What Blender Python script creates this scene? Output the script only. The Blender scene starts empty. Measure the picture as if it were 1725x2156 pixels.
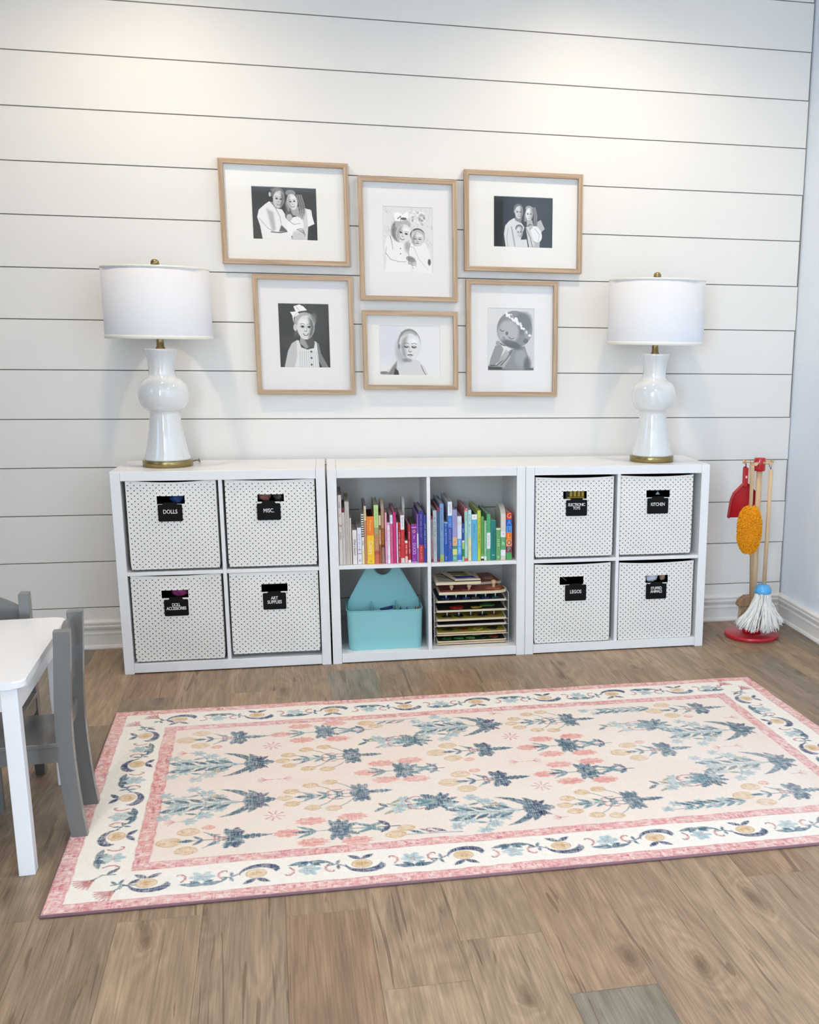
import bpy, bmesh, math, random
import numpy as np
from mathutils import Vector, Matrix

S = bpy.context.scene
COL = S.collection
PI = math.pi
R = math.radians
random.seed(7)

# ------------------------------------------------------------------ camera
CAM_POS = Vector((0.0082, -4.4063, 1.2524))
RIGHT = Vector((0.97686, -0.2112, 0.0127))
pitch, yaw, roll = -0.21595, 0.215074, 0.0131435
fwd = Vector((math.sin(yaw) * math.cos(pitch), math.cos(yaw) * math.cos(pitch), math.sin(pitch)))
rt0 = Vector((math.cos(yaw), -math.sin(yaw), 0.0))
up0 = rt0.cross(fwd)
rt = rt0 * math.cos(roll) + up0 * math.sin(roll)
up = -rt0 * math.sin(roll) + up0 * math.cos(roll)
cd = bpy.data.cameras.new('camera')
cam = bpy.data.objects.new('camera', cd)
COL.objects.link(cam)
m = Matrix((rt, up, -fwd)).transposed().to_4x4()
m.translation = CAM_POS
cam.matrix_world = m
cd.sensor_fit = 'HORIZONTAL'
cd.sensor_width = 36.0
cd.lens = 2213.121 / 1725.0 * 36.0
cd.shift_x = -309.269 / 1725.0
cd.shift_y = 121.972 / 1725.0
cd.clip_start = 0.02
S.camera = cam

# ------------------------------------------------------------------ view and world
S.view_settings.view_transform = 'Standard'
S.view_settings.look = 'None'
S.view_settings.gamma = 1
S.view_settings.exposure = 0.38
S.view_settings.use_curve_mapping = False
W = bpy.data.worlds.new('world')
S.world = W
W.use_nodes = True
W.node_tree.nodes['Background'].inputs[0].default_value = (0.75, 0.85, 1.0, 1)
W.node_tree.nodes['Background'].inputs[1].default_value = 0.3

# ------------------------------------------------------------------ daylight from the left window, plus two added cool fills
def area(name, loc, rot, sx, sy, power, color):
    ld = bpy.data.lights.new(name, 'AREA')
    ld.shape = 'RECTANGLE'; ld.size = sx; ld.size_y = sy; ld.energy = power; ld.color = color
    o = bpy.data.objects.new(name, ld); COL.objects.link(o)
    o.location = loc; o.rotation_euler = rot
    return o
area('rear_fill_light', (-1.95, -7.92, 1.55), (R(90), 0, 0), 1.1, 1.9, 70, (0.60, 0.79, 1.0))  # fill lamp added behind the camera for flat frontal light
area('window_daylight_left', (-2.52, -6.6, 1.55), (0, R(-90), 0), 1.5, 2.2, 400, (0.60, 0.79, 1.0))
area('table_fill_light', (-2.55, -2.1, 1.65), (0, R(-90), 0), 1.1, 0.9, 5.5, (0.42, 0.70, 1.0))  # small lamp added to cool the tabletop and chair tops

XR, XL, YB, CEIL = 2.036, -2.6, -8.0, 2.78

# ------------------------------------------------------------------ helpers
def lin(c):
    if isinstance(c, str):
        c = tuple(int(c[i:i + 2], 16) / 255 for i in (0, 2, 4))
    return tuple((x / 12.92 if x <= 0.04045 else ((x + 0.055) / 1.055) ** 2.4) for x in c[:3])

MATS = {}
def mat(name, color, rough=0.5, metal=0.0, noise=0.0, nscale=40.0, bump=0.0, bscale=200.0, coat=0.0, spec=0.5, sss=0.0):
    if name in MATS: return MATS[name]
    m = bpy.data.materials.new(name); m.use_nodes = True
    nt = m.node_tree; b = nt.nodes['Principled BSDF']
    c = lin(color)
    b.inputs['Base Color'].default_value = (*c, 1)
    b.inputs['Roughness'].default_value = rough
    b.inputs['Metallic'].default_value = metal
    b.inputs['Specular IOR Level'].default_value = spec
    if coat:
        b.inputs['Coat Weight'].default_value = coat; b.inputs['Coat Roughness'].default_value = 0.05
    tc = nt.nodes.new('ShaderNodeTexCoord')
    nz = nt.nodes.new('ShaderNodeTexNoise'); nz.inputs['Scale'].default_value = nscale; nz.inputs['Detail'].default_value = 4
    nt.links.new(tc.outputs['Object'], nz.inputs['Vector'])
    mx = nt.nodes.new('ShaderNodeMix'); mx.data_type = 'RGBA'
    k = 1 - max(noise, 0.02)
    mx.inputs[6].default_value = (*[x * k for x in c], 1)
    mx.inputs[7].default_value = (*[min(1, x * (2 - k)) for x in c], 1)
    nt.links.new(nz.outputs['Fac'], mx.inputs[0]); nt.links.new(mx.outputs[2], b.inputs['Base Color'])
    if bump:
        n2 = nt.nodes.new('ShaderNodeTexNoise'); n2.inputs['Scale'].default_value = bscale
        nt.links.new(tc.outputs['Object'], n2.inputs['Vector'])
        bp = nt.nodes.new('ShaderNodeBump'); bp.inputs['Strength'].default_value = bump; bp.inputs['Distance'].default_value = 0.002
        nt.links.new(n2.outputs['Fac'], bp.inputs['Height']); nt.links.new(bp.outputs['Normal'], b.inputs['Normal'])
    MATS[name] = m
    return m

def colmat(name, rough=0.6, weave=0.0, spec=0.3):
    """material that shows the mesh's own colour attribute, with a procedural weave"""
    if name in MATS: return MATS[name]
    m = bpy.data.materials.new(name); m.use_nodes = True
    nt = m.node_tree; b = nt.nodes['Principled BSDF']
    b.inputs['Roughness'].default_value = rough
    b.inputs['Specular IOR Level'].default_value = spec
    a = nt.nodes.new('ShaderNodeAttribute'); a.attribute_name = 'paint'
    src = a.outputs['Color']
    if weave:
        tc = nt.nodes.new('ShaderNodeTexCoord')
        prev = src
        for sc in ((26, 420, 1), (420, 26, 1)):
            mp = nt.nodes.new('ShaderNodeMapping'); mp.inputs['Scale'].default_value = sc
            nz = nt.nodes.new('ShaderNodeTexNoise'); nz.inputs['Scale'].default_value = 1.0; nz.inputs['Detail'].default_value = 3
            nt.links.new(tc.outputs['Object'], mp.inputs['Vector']); nt.links.new(mp.outputs['Vector'], nz.inputs['Vector'])
            rp = nt.nodes.new('ShaderNodeMapRange'); rp.inputs[1].default_value = 0.52; rp.inputs[2].default_value = 0.70
            rp.inputs[3].default_value = 0.0; rp.inputs[4].default_value = weave
            nt.links.new(nz.outputs['Fac'], rp.inputs[0])
            mx = nt.nodes.new('ShaderNodeMix'); mx.data_type = 'RGBA'
            mx.inputs[7].default_value = (*lin((0.93, 0.90, 0.87)), 1)
            nt.links.new(rp.outputs[0], mx.inputs[0]); nt.links.new(prev, mx.inputs[6]); prev = mx.outputs[2]
        src = prev
        n3 = nt.nodes.new('ShaderNodeTexNoise'); n3.inputs['Scale'].default_value = 500
        nt.links.new(tc.outputs['Object'], n3.inputs['Vector'])
        bp = nt.nodes.new('ShaderNodeBump'); bp.inputs['Strength'].default_value = 0.35; bp.inputs['Distance'].default_value = 0.002
        nt.links.new(n3.outputs['Fac'], bp.inputs['Height']); nt.links.new(bp.outputs['Normal'], b.inputs['Normal'])
    nt.links.new(src, b.inputs['Base Color'])
    MATS[name] = m
    return m

class MB:
    """collects shapes into one mesh"""
    def __init__(s): s.bm = bmesh.new(); s.n = 0; s.mats = []
    def mi(s, m):
        if m is None: return 0
        if m not in s.mats: s.mats.append(m)
        return s.mats.index(m)
    def quad(s, pts, m=None, smooth=False):
        f = s.bm.faces.new([s.bm.verts.new(p) for p in pts]); f.material_index = s.mi(m); f.smooth = smooth
        return f
    def box(s, x0, x1, y0, y1, z0, z1, m=None, bev=0.0, seg=2, M=None):
        b2 = bmesh.new()
        bmesh.ops.create_cube(b2, size=1)
        for v in b2.verts:
            v.co = Vector(((x0 + x1) / 2 + v.co.x * (x1 - x0), (y0 + y1) / 2 + v.co.y * (y1 - y0), (z0 + z1) / 2 + v.co.z * (z1 - z0)))
        if bev: bmesh.ops.bevel(b2, geom=b2.edges[:], offset=bev, segments=seg, profile=0.5, affect='EDGES')
        s.merge(b2, m, M, smooth=False)
    def merge(s, b2, m=None, M=None, smooth=False):
        k = s.mi(m); mp = {}
        for v in b2.verts:
            mp[v] = s.bm.verts.new(M @ v.co if M is not None else v.co)
        for f in b2.faces:
            try: g = s.bm.faces.new([mp[v] for v in f.verts])
            except ValueError: continue
            g.material_index = k; g.smooth = smooth or f.smooth
        b2.free()
    def lathe(s, prof, cx=0, cy=0, n=48, m=None, smooth=True, M=None, caps=True):
        rings = []
        for r, z in prof:
            ring = []
            for i in range(n):
                a = 2 * PI * i / n
                p = Vector((cx + r * math.cos(a), cy + r * math.sin(a), z))
                ring.append(s.bm.verts.new(M @ p if M is not None else p))
            rings.append(ring)
        k = s.mi(m)
        for a, b in zip(rings, rings[1:]):
            for i in range(n):
                f = s.bm.faces.new((a[i], a[(i + 1) % n], b[(i + 1) % n], b[i])); f.smooth = smooth; f.material_index = k
        if caps:
            for ring, rev in ((rings[0], True), (rings[-1], False)):
                if prof[0 if rev else -1][0] > 1e-5:
                    f = s.bm.faces.new(ring[::-1] if rev else ring); f.material_index = k
    def tube(s, pts, r, n=8, m=None, r2=None, caps=True):
        pts = [Vector(p) for p in pts]; k = s.mi(m); rings = []
        N = len(pts); ref = None
        for i, p in enumerate(pts):
            t = (pts[min(i + 1, N - 1)] - pts[max(i - 1, 0)]).normalized()
            if ref is None: ref = Vector((0, 0, 1)) if abs(t.z) < 0.9 else Vector((1, 0, 0))
            u = t.cross(ref).normalized(); w = t.cross(u).normalized(); ref = -w if False else u.cross(t)
            rr = r if r2 is None else r + (r2 - r) * i / (N - 1)
            rings.append([s.bm.verts.new(p + (u * math.cos(2 * PI * j / n) + w * math.sin(2 * PI * j / n)) * rr) for j in range(n)])
        for a, b in zip(rings, rings[1:]):
            for j in range(n):
                f = s.bm.faces.new((a[j], b[j], b[(j + 1) % n], a[(j + 1) % n])); f.smooth = True; f.material_index = k
        if caps:
            for ring in (rings[0], rings[-1][::-1]):
                f = s.bm.faces.new(ring); f.material_index = k
    def prism(s, poly, a0, a1, axis='y', m=None, bev=0.0, M=None, smooth=False):
        """poly: list of 2D points; axis = extrusion axis"""
        b2 = bmesh.new()
        def P(p, a):
            if axis == 'y': return (p[0], a, p[1])
            if axis == 'x': return (a, p[0], p[1])
            return (p[0], p[1], a)
        v0 = [b2.verts.new(P(p, a0)) for p in poly]; v1 = [b2.verts.new(P(p, a1)) for p in poly]
        n = len(poly)
        for i in range(n):
            f = b2.faces.new((v0[i], v0[(i + 1) % n], v1[(i + 1) % n], v1[i])); f.smooth = smooth
        e = b2.faces.new(v0[::-1]); g = b2.faces.new(v1)
        if bev:
            bmesh.ops.bevel(b2, geom=list(set(e.edges[:] + g.edges[:])), offset=bev, segments=2, profile=0.5, affect='EDGES')
        s.merge(b2, m, M, smooth=smooth)
    def build(s, name, m=None, parent=None, loc=None):
        bmesh.ops.recalc_face_normals(s.bm, faces=s.bm.faces[:])
        me = bpy.data.meshes.new(name); s.bm.to_mesh(me); s.bm.free()
        mats = s.mats if s.mats else [m]
        for q in mats: me.materials.append(q)
        o = bpy.data.objects.new(name, me); COL.objects.link(o)
        if parent is not None: o.parent = parent
        if loc is not None: o.location = loc
        return o

def thing(name, label, cat, loc=(0, 0, 0), rotz=0.0, group=None):
    o = bpy.data.objects.new(name, None); COL.objects.link(o)
    o.location = loc; o.rotation_euler = (0, 0, rotz); o.empty_display_size = 0.05
    o['label'] = label; o['category'] = cat
    if group: o['group'] = group
    return o
def tag(o, label, cat, group=None):
    o['label'] = label; o['category'] = cat
    if group: o['group'] = group
    return o
def struct(o):
    o['kind'] = 'structure'; return o

def text_mesh(s, size, m, parent, M, name='lettering', extrude=0.0002, sx=1.0, spacing=1.0, line=0.9, bold=0.0):
    cu = bpy.data.curves.new('t', 'FONT'); cu.body = s; cu.size = size; cu.align_x = 'CENTER'; cu.align_y = 'CENTER'
    cu.extrude = extrude; cu.space_character = spacing; cu.space_line = line; cu.offset = bold; cu.resolution_u = 3
    o = bpy.data.objects.new('t', cu); COL.objects.link(o)
    dg = bpy.context.evaluated_depsgraph_get(); dg.update()
    me = bpy.data.meshes.new_from_object(o.evaluated_get(dg))
    me.transform(Matrix.Diagonal((sx, 1, 1, 1))); me.transform(M)
    bpy.data.objects.remove(o); bpy.data.curves.remove(cu)
    me.materials.clear(); me.materials.append(m)
    r = bpy.data.objects.new(name, me); COL.objects.link(r); r.parent = parent
    return r
# text standing in the XZ plane, facing -Y;  spin turns it in that plane
def T_face(x, y, z, spin=0.0):
    return Matrix.Translation((x, y, z)) @ Matrix.Rotation(PI / 2, 4, 'X') @ Matrix.Rotation(spin, 4, 'Z')

# ------------------------------------------------------------------ painter (colours of printed things, kept on the mesh)
class Paint:
    def __init__(s, w, h, res, bg):
        s.w, s.h, s.res = w, h, res
        s.nx, s.ny = int(round(w / res)) + 1, int(round(h / res)) + 1
        s.a = np.zeros((s.ny, s.nx, 3)); s.a[:] = s.c(bg)
        s.xs = np.linspace(0, w, s.nx); s.ys = np.linspace(0, h, s.ny)
    def c(s, c):
        if isinstance(c, (int, float)): return np.array([c, c, c], float)
        if isinstance(c, str): return np.array([int(c[i:i + 2], 16) / 255 for i in (0, 2, 4)])
        return np.array(c, float)
    def win(s, x0, x1, y0, y1):
        i0 = max(0, int(x0 / s.w * (s.nx - 1)) - 2); i1 = min(s.nx, int(x1 / s.w * (s.nx - 1)) + 3)
        j0 = max(0, int(y0 / s.h * (s.ny - 1)) - 2); j1 = min(s.ny, int(y1 / s.h * (s.ny - 1)) + 3)
        if i1 <= i0 or j1 <= j0: return None
        X, Y = np.meshgrid(s.xs[i0:i1], s.ys[j0:j1]); return (slice(j0, j1), slice(i0, i1)), X, Y
    def put(s, sl, al, col):
        al = al[..., None]; s.a[sl] = s.a[sl] * (1 - al) + s.c(col) * al
    def ell(s, cx, cy, rx, ry, col, ang=0, soft=None, al=1.0):
        soft = soft or s.res; r = max(rx, ry) + soft * 2
        q = s.win(cx - r, cx + r, cy - r, cy + r)
        if not q: return
        sl, X, Y = q; dx, dy = X - cx, Y - cy; ca, sa = math.cos(ang), math.sin(ang)
        u, v = dx * ca + dy * sa, -dx * sa + dy * ca
        d = (np.sqrt((u / rx) ** 2 + (v / ry) ** 2) - 1) * min(rx, ry)
        s.put(sl, np.clip(0.5 - d / soft, 0, 1) * al, col)
    def poly(s, pts, col, soft=None, al=1.0):
        soft = soft or s.res; P = np.array(pts, float)
        q = s.win(P[:, 0].min() - soft, P[:, 0].max() + soft, P[:, 1].min() - soft, P[:, 1].max() + soft)
        if not q: return
        sl, X, Y = q; ins = np.zeros(X.shape, bool); dd = np.full(X.shape, 1e9)
        for i in range(len(P)):
            ax, ay = P[i]; bx, by = P[(i + 1) % len(P)]
            c = ((ay > Y) != (by > Y)) & (X < (bx - ax) * (Y - ay) / ((by - ay) or 1e-12) + ax)
            ins ^= c
            L2 = (bx - ax) ** 2 + (by - ay) ** 2 + 1e-15
            t = np.clip(((X - ax) * (bx - ax) + (Y - ay) * (by - ay)) / L2, 0, 1)
            dd = np.minimum(dd, np.hypot(X - ax - t * (bx - ax), Y - ay - t * (by - ay)))
        d = np.where(ins, -dd, dd)
        s.put(sl, np.clip(0.5 - d / soft, 0, 1) * al, col)
    def line(s, pts, w0, w1, col, soft=None, al=1.0):
        soft = soft or s.res; P = np.array(pts, float); w = max(w0, w1)
        q = s.win(P[:, 0].min() - w - soft, P[:, 0].max() + w + soft, P[:, 1].min() - w - soft, P[:, 1].max() + w + soft)
        if not q: return
        sl, X, Y = q; d = np.full(X.shape, 1e9); n = len(P) - 1
        for i in range(n):
            ax, ay = P[i]; bx, by = P[i + 1]; L2 = (bx - ax) ** 2 + (by - ay) ** 2 + 1e-15
            t = np.clip(((X - ax) * (bx - ax) + (Y - ay) * (by - ay)) / L2, 0, 1)
            ww = w0 + (w1 - w0) * (i + t) / n
            d = np.minimum(d, np.hypot(X - ax - t * (bx - ax), Y - ay - t * (by - ay)) - ww / 2)
        s.put(sl, np.clip(0.5 - d / soft, 0, 1) * al, col)
    def mesh(s, name, m, fn, parent=None, skirt=None):
        """fn(x, y) -> world/local coordinates arrays"""
        X, Y = np.meshgrid(s.xs, s.ys); co = np.stack(fn(X, Y), -1).reshape(-1, 3)
        c = np.clip(s.a, 0, 1); c = np.where(c <= 0.04045, c / 12.92, ((c + 0.055) / 1.055) ** 2.4).reshape(-1, 3)
        nx, ny = s.nx, s.ny
        idx = np.arange(nx * ny).reshape(ny, nx)
        q = np.stack([idx[:-1, :-1], idx[1:, :-1], idx[1:, 1:], idx[:-1, 1:]], -1).reshape(-1, 4)
        if skirt is not None:
            ring = np.concatenate([idx[0, :], idx[1:, -1], idx[-1, -2::-1], idx[-2:0:-1, 0]])
            base = len(co); lo = co[ring].copy(); lo[:, 2] -= skirt[0]
            mid = co[ring].copy(); mid[:, 2] -= 0.0006
            co = np.concatenate([co, mid, lo]); sc = np.array(lin(skirt[1]))
            c = np.concatenate([c, np.tile(sc, (2 * len(ring), 1))])
            k = len(ring); r0 = np.arange(k); r1 = (r0 + 1) % k
            q = np.concatenate([q, np.stack([ring[r0], ring[r1], base + r1, base + r0], -1),
                                np.stack([base + r0, base + r1, base + k + r1, base + k + r0], -1)])
        me = bpy.data.meshes.new(name)
        me.vertices.add(len(co)); me.vertices.foreach_set('co', co.astype(np.float32).ravel())
        me.loops.add(len(q) * 4); me.loops.foreach_set('vertex_index', q.astype(np.int32).ravel())
        me.polygons.add(len(q)); me.polygons.foreach_set('loop_start', (np.arange(len(q)) * 4).astype(np.int32))
        me.update(calc_edges=True)
        at = me.color_attributes.new('paint', 'FLOAT_COLOR', 'POINT')
        at.data.foreach_set('color', np.concatenate([c, np.ones((len(c), 1))], 1).astype(np.float32).ravel())
        me.materials.append(m)
        o = bpy.data.objects.new(name, me); COL.objects.link(o)
        if parent is not None: o.parent = parent
        return o

def smooth_noise(ny, nx, cy, cx, rng):
    """value noise with cell size cy, cx (in samples)"""
    gy, gx = int(ny / cy) + 3, int(nx / cx) + 3
    g = rng.random((gy, gx)); y = np.arange(ny) / cy; x = np.arange(nx) / cx
    y0, x0 = y.astype(int), x.astype(int); fy, fx = (y - y0)[:, None], (x - x0)[None, :]
    fy, fx = fy * fy * (3 - 2 * fy), fx * fx * (3 - 2 * fx)
    a, b = g[np.ix_(y0, x0)], g[np.ix_(y0, x0 + 1)]; c, d = g[np.ix_(y0 + 1, x0)], g[np.ix_(y0 + 1, x0 + 1)]
    return (a * (1 - fx) + b * fx) * (1 - fy) + (c * (1 - fx) + d * fx) * fy

# ------------------------------------------------------------------ materials
M_WALL = mat('shiplap_paint', 'EDEBE7', 0.42, noise=0.015, nscale=3)
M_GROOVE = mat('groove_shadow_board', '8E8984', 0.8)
M_RWALL = mat('smooth_wall_paint', 'E8F0FA', 0.7, bump=0.05, bscale=300)
M_LWALL = mat('beige_wall_paint', 'A8998A', 0.8)
M_TRIM = mat('trim_paint', 'EFEDE9', 0.3)
M_CEIL = mat('ceiling_paint', 'F2F0EC', 0.9)
M_SHELF = mat('white_foil', 'F1F2F4', 0.28)
M_PORC = mat('white_porcelain', 'E9EBEB', 0.06, coat=1.0)
M_BRASS = mat('aged_brass', 'A08F62', 0.28, metal=1.0)
M_SHADE = mat('white_linen', 'E4E7EE', 0.85, bump=0.25, bscale=900)
M_SHTRIM = mat('linen_trim', 'EEEDE4', 0.8)
M_OAK = None
M_MAT = mat('mat_board', 'F1F0EC', 0.8)
M_BLACK = mat('chalkboard_black', '060607', 0.6, spec=0.2)
M_CHALK = mat('chalk_white', 'E8E8E8', 0.8)
M_DARK = mat('bin_inner_shade', '0A0808', 0.95)  # near-black inner faces stand in for the shade inside covered bins
M_TWHITE = mat('white_lacquer', 'F4F4F6', 0.22)
M_GREY = mat('grey_lacquer', '747370', 0.22, noise=0.02)
M_TEAL = mat('teal_enamel', '8ECBCF', 0.38)
M_RED = mat('red_gloss', 'C4101E', 0.2, coat=0.4)
M_REDP = mat('red_plastic', 'C0101E', 0.35)
M_BLUE = mat('blue_gloss', '58AEE8', 0.25)
M_YEL = mat('orange_chenille', 'FDA712', 0.9, noise=0.15, nscale=60)
M_MOP = mat('mop_cotton', 'F0EFEA', 0.95)
M_BRONZE = mat('brown_cord', '6A4B34', 0.5)
M_PAGE = mat('page_paper', 'D8CFC0', 0.9)

def wood(name, c0, c1, stretch=(60, 60, 3), rough=0.5, scale=1.0, c2=None):
    if name in MATS: return MATS[name]
    m = bpy.data.materials.new(name); m.use_nodes = True
    nt = m.node_tree; b = nt.nodes['Principled BSDF']; b.inputs['Roughness'].default_value = rough
    tc = nt.nodes.new('ShaderNodeTexCoord'); mp = nt.nodes.new('ShaderNodeMapping'); mp.inputs['Scale'].default_value = stretch
    nz = nt.nodes.new('ShaderNodeTexNoise'); nz.inputs['Scale'].default_value = scale; nz.inputs['Detail'].default_value = 6; nz.inputs['Distortion'].default_value = 0.6
    rp = nt.nodes.new('ShaderNodeValToRGB'); rp.color_ramp.elements[0].position = 0.3; rp.color_ramp.elements[1].position = 0.7
    rp.color_ramp.elements[0].color = (*lin(c0), 1); rp.color_ramp.elements[1].color = (*lin(c1), 1)
    nt.links.new(tc.outputs['Object'], mp.inputs['Vector']); nt.links.new(mp.outputs['Vector'], nz.inputs['Vector'])
    nt.links.new(nz.outputs['Fac'], rp.inputs[0]); nt.links.new(rp.outputs[0], b.inputs['Base Color'])
    MATS[name] = m
    return m
M_OAKH = wood('oak_along_x', 'A58A6E', 'CBB397', (4, 60, 130))
M_OAKV = wood('oak_along_z', 'A58A6E', 'CBB397', (130, 60, 4))
M_BEECH = wood('beech', 'C9A67E', 'E3C9A4', (90, 90, 5))
M_BROOM = wood('brown_wood', '8F6E52', 'B08D6C', (60, 60, 6))
M_PLY = wood('birch_ply', 'D9C8A4', 'F0E4C8', (5, 60, 200))
M_PLYD = wood('ply_core', '8A6844', 'B08A60', (8, 60, 200))

# ------------------------------------------------------------------ the room
# shiplap wall: every board is its own box in one mesh, gaps between
BS, BZ0 = 0.1883, 2.6197
b = MB(); rg = random.Random(3)
zt = BZ0 + BS
n = 0
while zt > 0.05:
    z1 = min(zt, CEIL) - 0.0018; z0 = max(zt - BS, 0.0) + 0.0018
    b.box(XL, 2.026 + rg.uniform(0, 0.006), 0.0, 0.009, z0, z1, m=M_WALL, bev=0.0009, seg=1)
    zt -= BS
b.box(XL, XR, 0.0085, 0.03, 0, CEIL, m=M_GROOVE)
o = struct(b.build('wall_back'))
b = MB(); b.box(XR, XR + 0.1, YB - 0.12, 0.03, 0, CEIL); struct(b.build('wall_right', M_RWALL))
# ceiling, with round openings not needed: the downlights are surface trims
b = MB(); b.box(XL - 0.1, XR + 0.1, YB - 0.1, 0.1, CEIL, CEIL + 0.1); struct(b.build('ceiling', M_CEIL))
# left wall with a window opening and an added one beside the table
WL = (-7.7, -5.5, 0.8, 2.3)
WT = (-2.55, -1.65, 1.1, 2.2)       # y0, y1, z0, z1
b = MB()
b.box(XL - 0.12, XL, YB, WL[0], 0, CEIL); b.box(XL - 0.12, XL, WL[1], WT[0], 0, CEIL); b.box(XL - 0.12, XL, WT[1], 0.03, 0, CEIL)
b.box(XL - 0.12, XL, WT[0], WT[1], 0, WT[2]); b.box(XL - 0.12, XL, WT[0], WT[1], WT[3], CEIL)
b.box(XL - 0.12, XL, WL[0], WL[1], 0, WL[2]); b.box(XL - 0.12, XL, WL[0], WL[1], WL[3], CEIL)
struct(b.build('wall_left', M_LWALL))
# wall behind the camera, with a window added for frontal fill
WF = (-2.5, -1.4, 0.6, 2.5)
b = MB()
b.box(XL, WF[0], YB - 0.12, YB, 0, CEIL); b.box(WF[1], XR, YB - 0.12, YB, 0, CEIL)
b.box(WF[0], WF[1], YB - 0.12, YB, 0, WF[2]); b.box(WF[0], WF[1], YB - 0.12, YB, WF[3], CEIL)
struct(b.build('wall_front', M_LWALL))
def window(name, a0, a1, z0, z1, plane, axis, nm):
    b = MB(); t = 0.05
    def bx(p0, p1, q0, q1):
        if axis == 'y': b.box(p0, p1, plane - 0.09, plane - 0.04, q0, q1, m=M_TRIM)
        else: b.box(plane - 0.09, plane - 0.04, p0, p1, q0, q1, m=M_TRIM)
    bx(a0, a1, z0, z0 + t); bx(a0, a1, z1 - t, z1)
    for k in range(nm + 1):
        c = a0 + (a1 - a0) * k / nm; c = min(max(c, a0 + t / 2), a1 - t / 2); bx(c - t / 2, c + t / 2, z0, z1)
    bx(a0, a1, (z0 + z1) / 2 - 0.02, (z0 + z1) / 2 + 0.02)
    return struct(b.build(name))
b = MB(); b.box(XL, -1.5, -5.32, -5.2, 0, CEIL); struct(b.build('light_blocking_wall', M_LWALL))  # unseen wall added to keep the window light off the left side
window('added_window_rear', WF[0], WF[1], WF[2], WF[3], YB, 'y', 3)  # frame added around the rear fill lamp
window('window_2', WL[0], WL[1], WL[2], WL[3], XL, 'x', 2)
window('added_window_table', WT[0], WT[1], WT[2], WT[3], XL, 'x', 1)  # frame added around the table's fill lamp

# baseboards: one profile
PROF = [(0, 0), (-0.020, 0), (-0.022, 0.006), (-0.019, 0.015), (-0.013, 0.0185), (-0.013, 0.060), (-0.0165, 0.063), (-0.0165, 0.069),
        (-0.012, 0.073), (-0.013, 0.080), (-0.020, 0.088), (-0.022, 0.096), (-0.0175, 0.101), (-0.0175, 0.104), (-0.022, 0.108), (-0.022, 0.114), (-0.014, 0.119), (0, 0.121)]
b = MB(); b.prism(PROF, XL, XR - 0.0, axis='x', m=M_TRIM)
o = b.build('baseboard_back'); struct(o)
b = MB(); b.prism([(XR + p[0], p[1]) for p in PROF], YB, 0.0, axis='y', m=M_TRIM); struct(b.build('baseboard_right'))
b = MB(); b.prism([(XL - p[0], p[1]) for p in PROF], YB, 0.0, axis='y', m=M_TRIM); struct(b.build('baseboard_left'))

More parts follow.
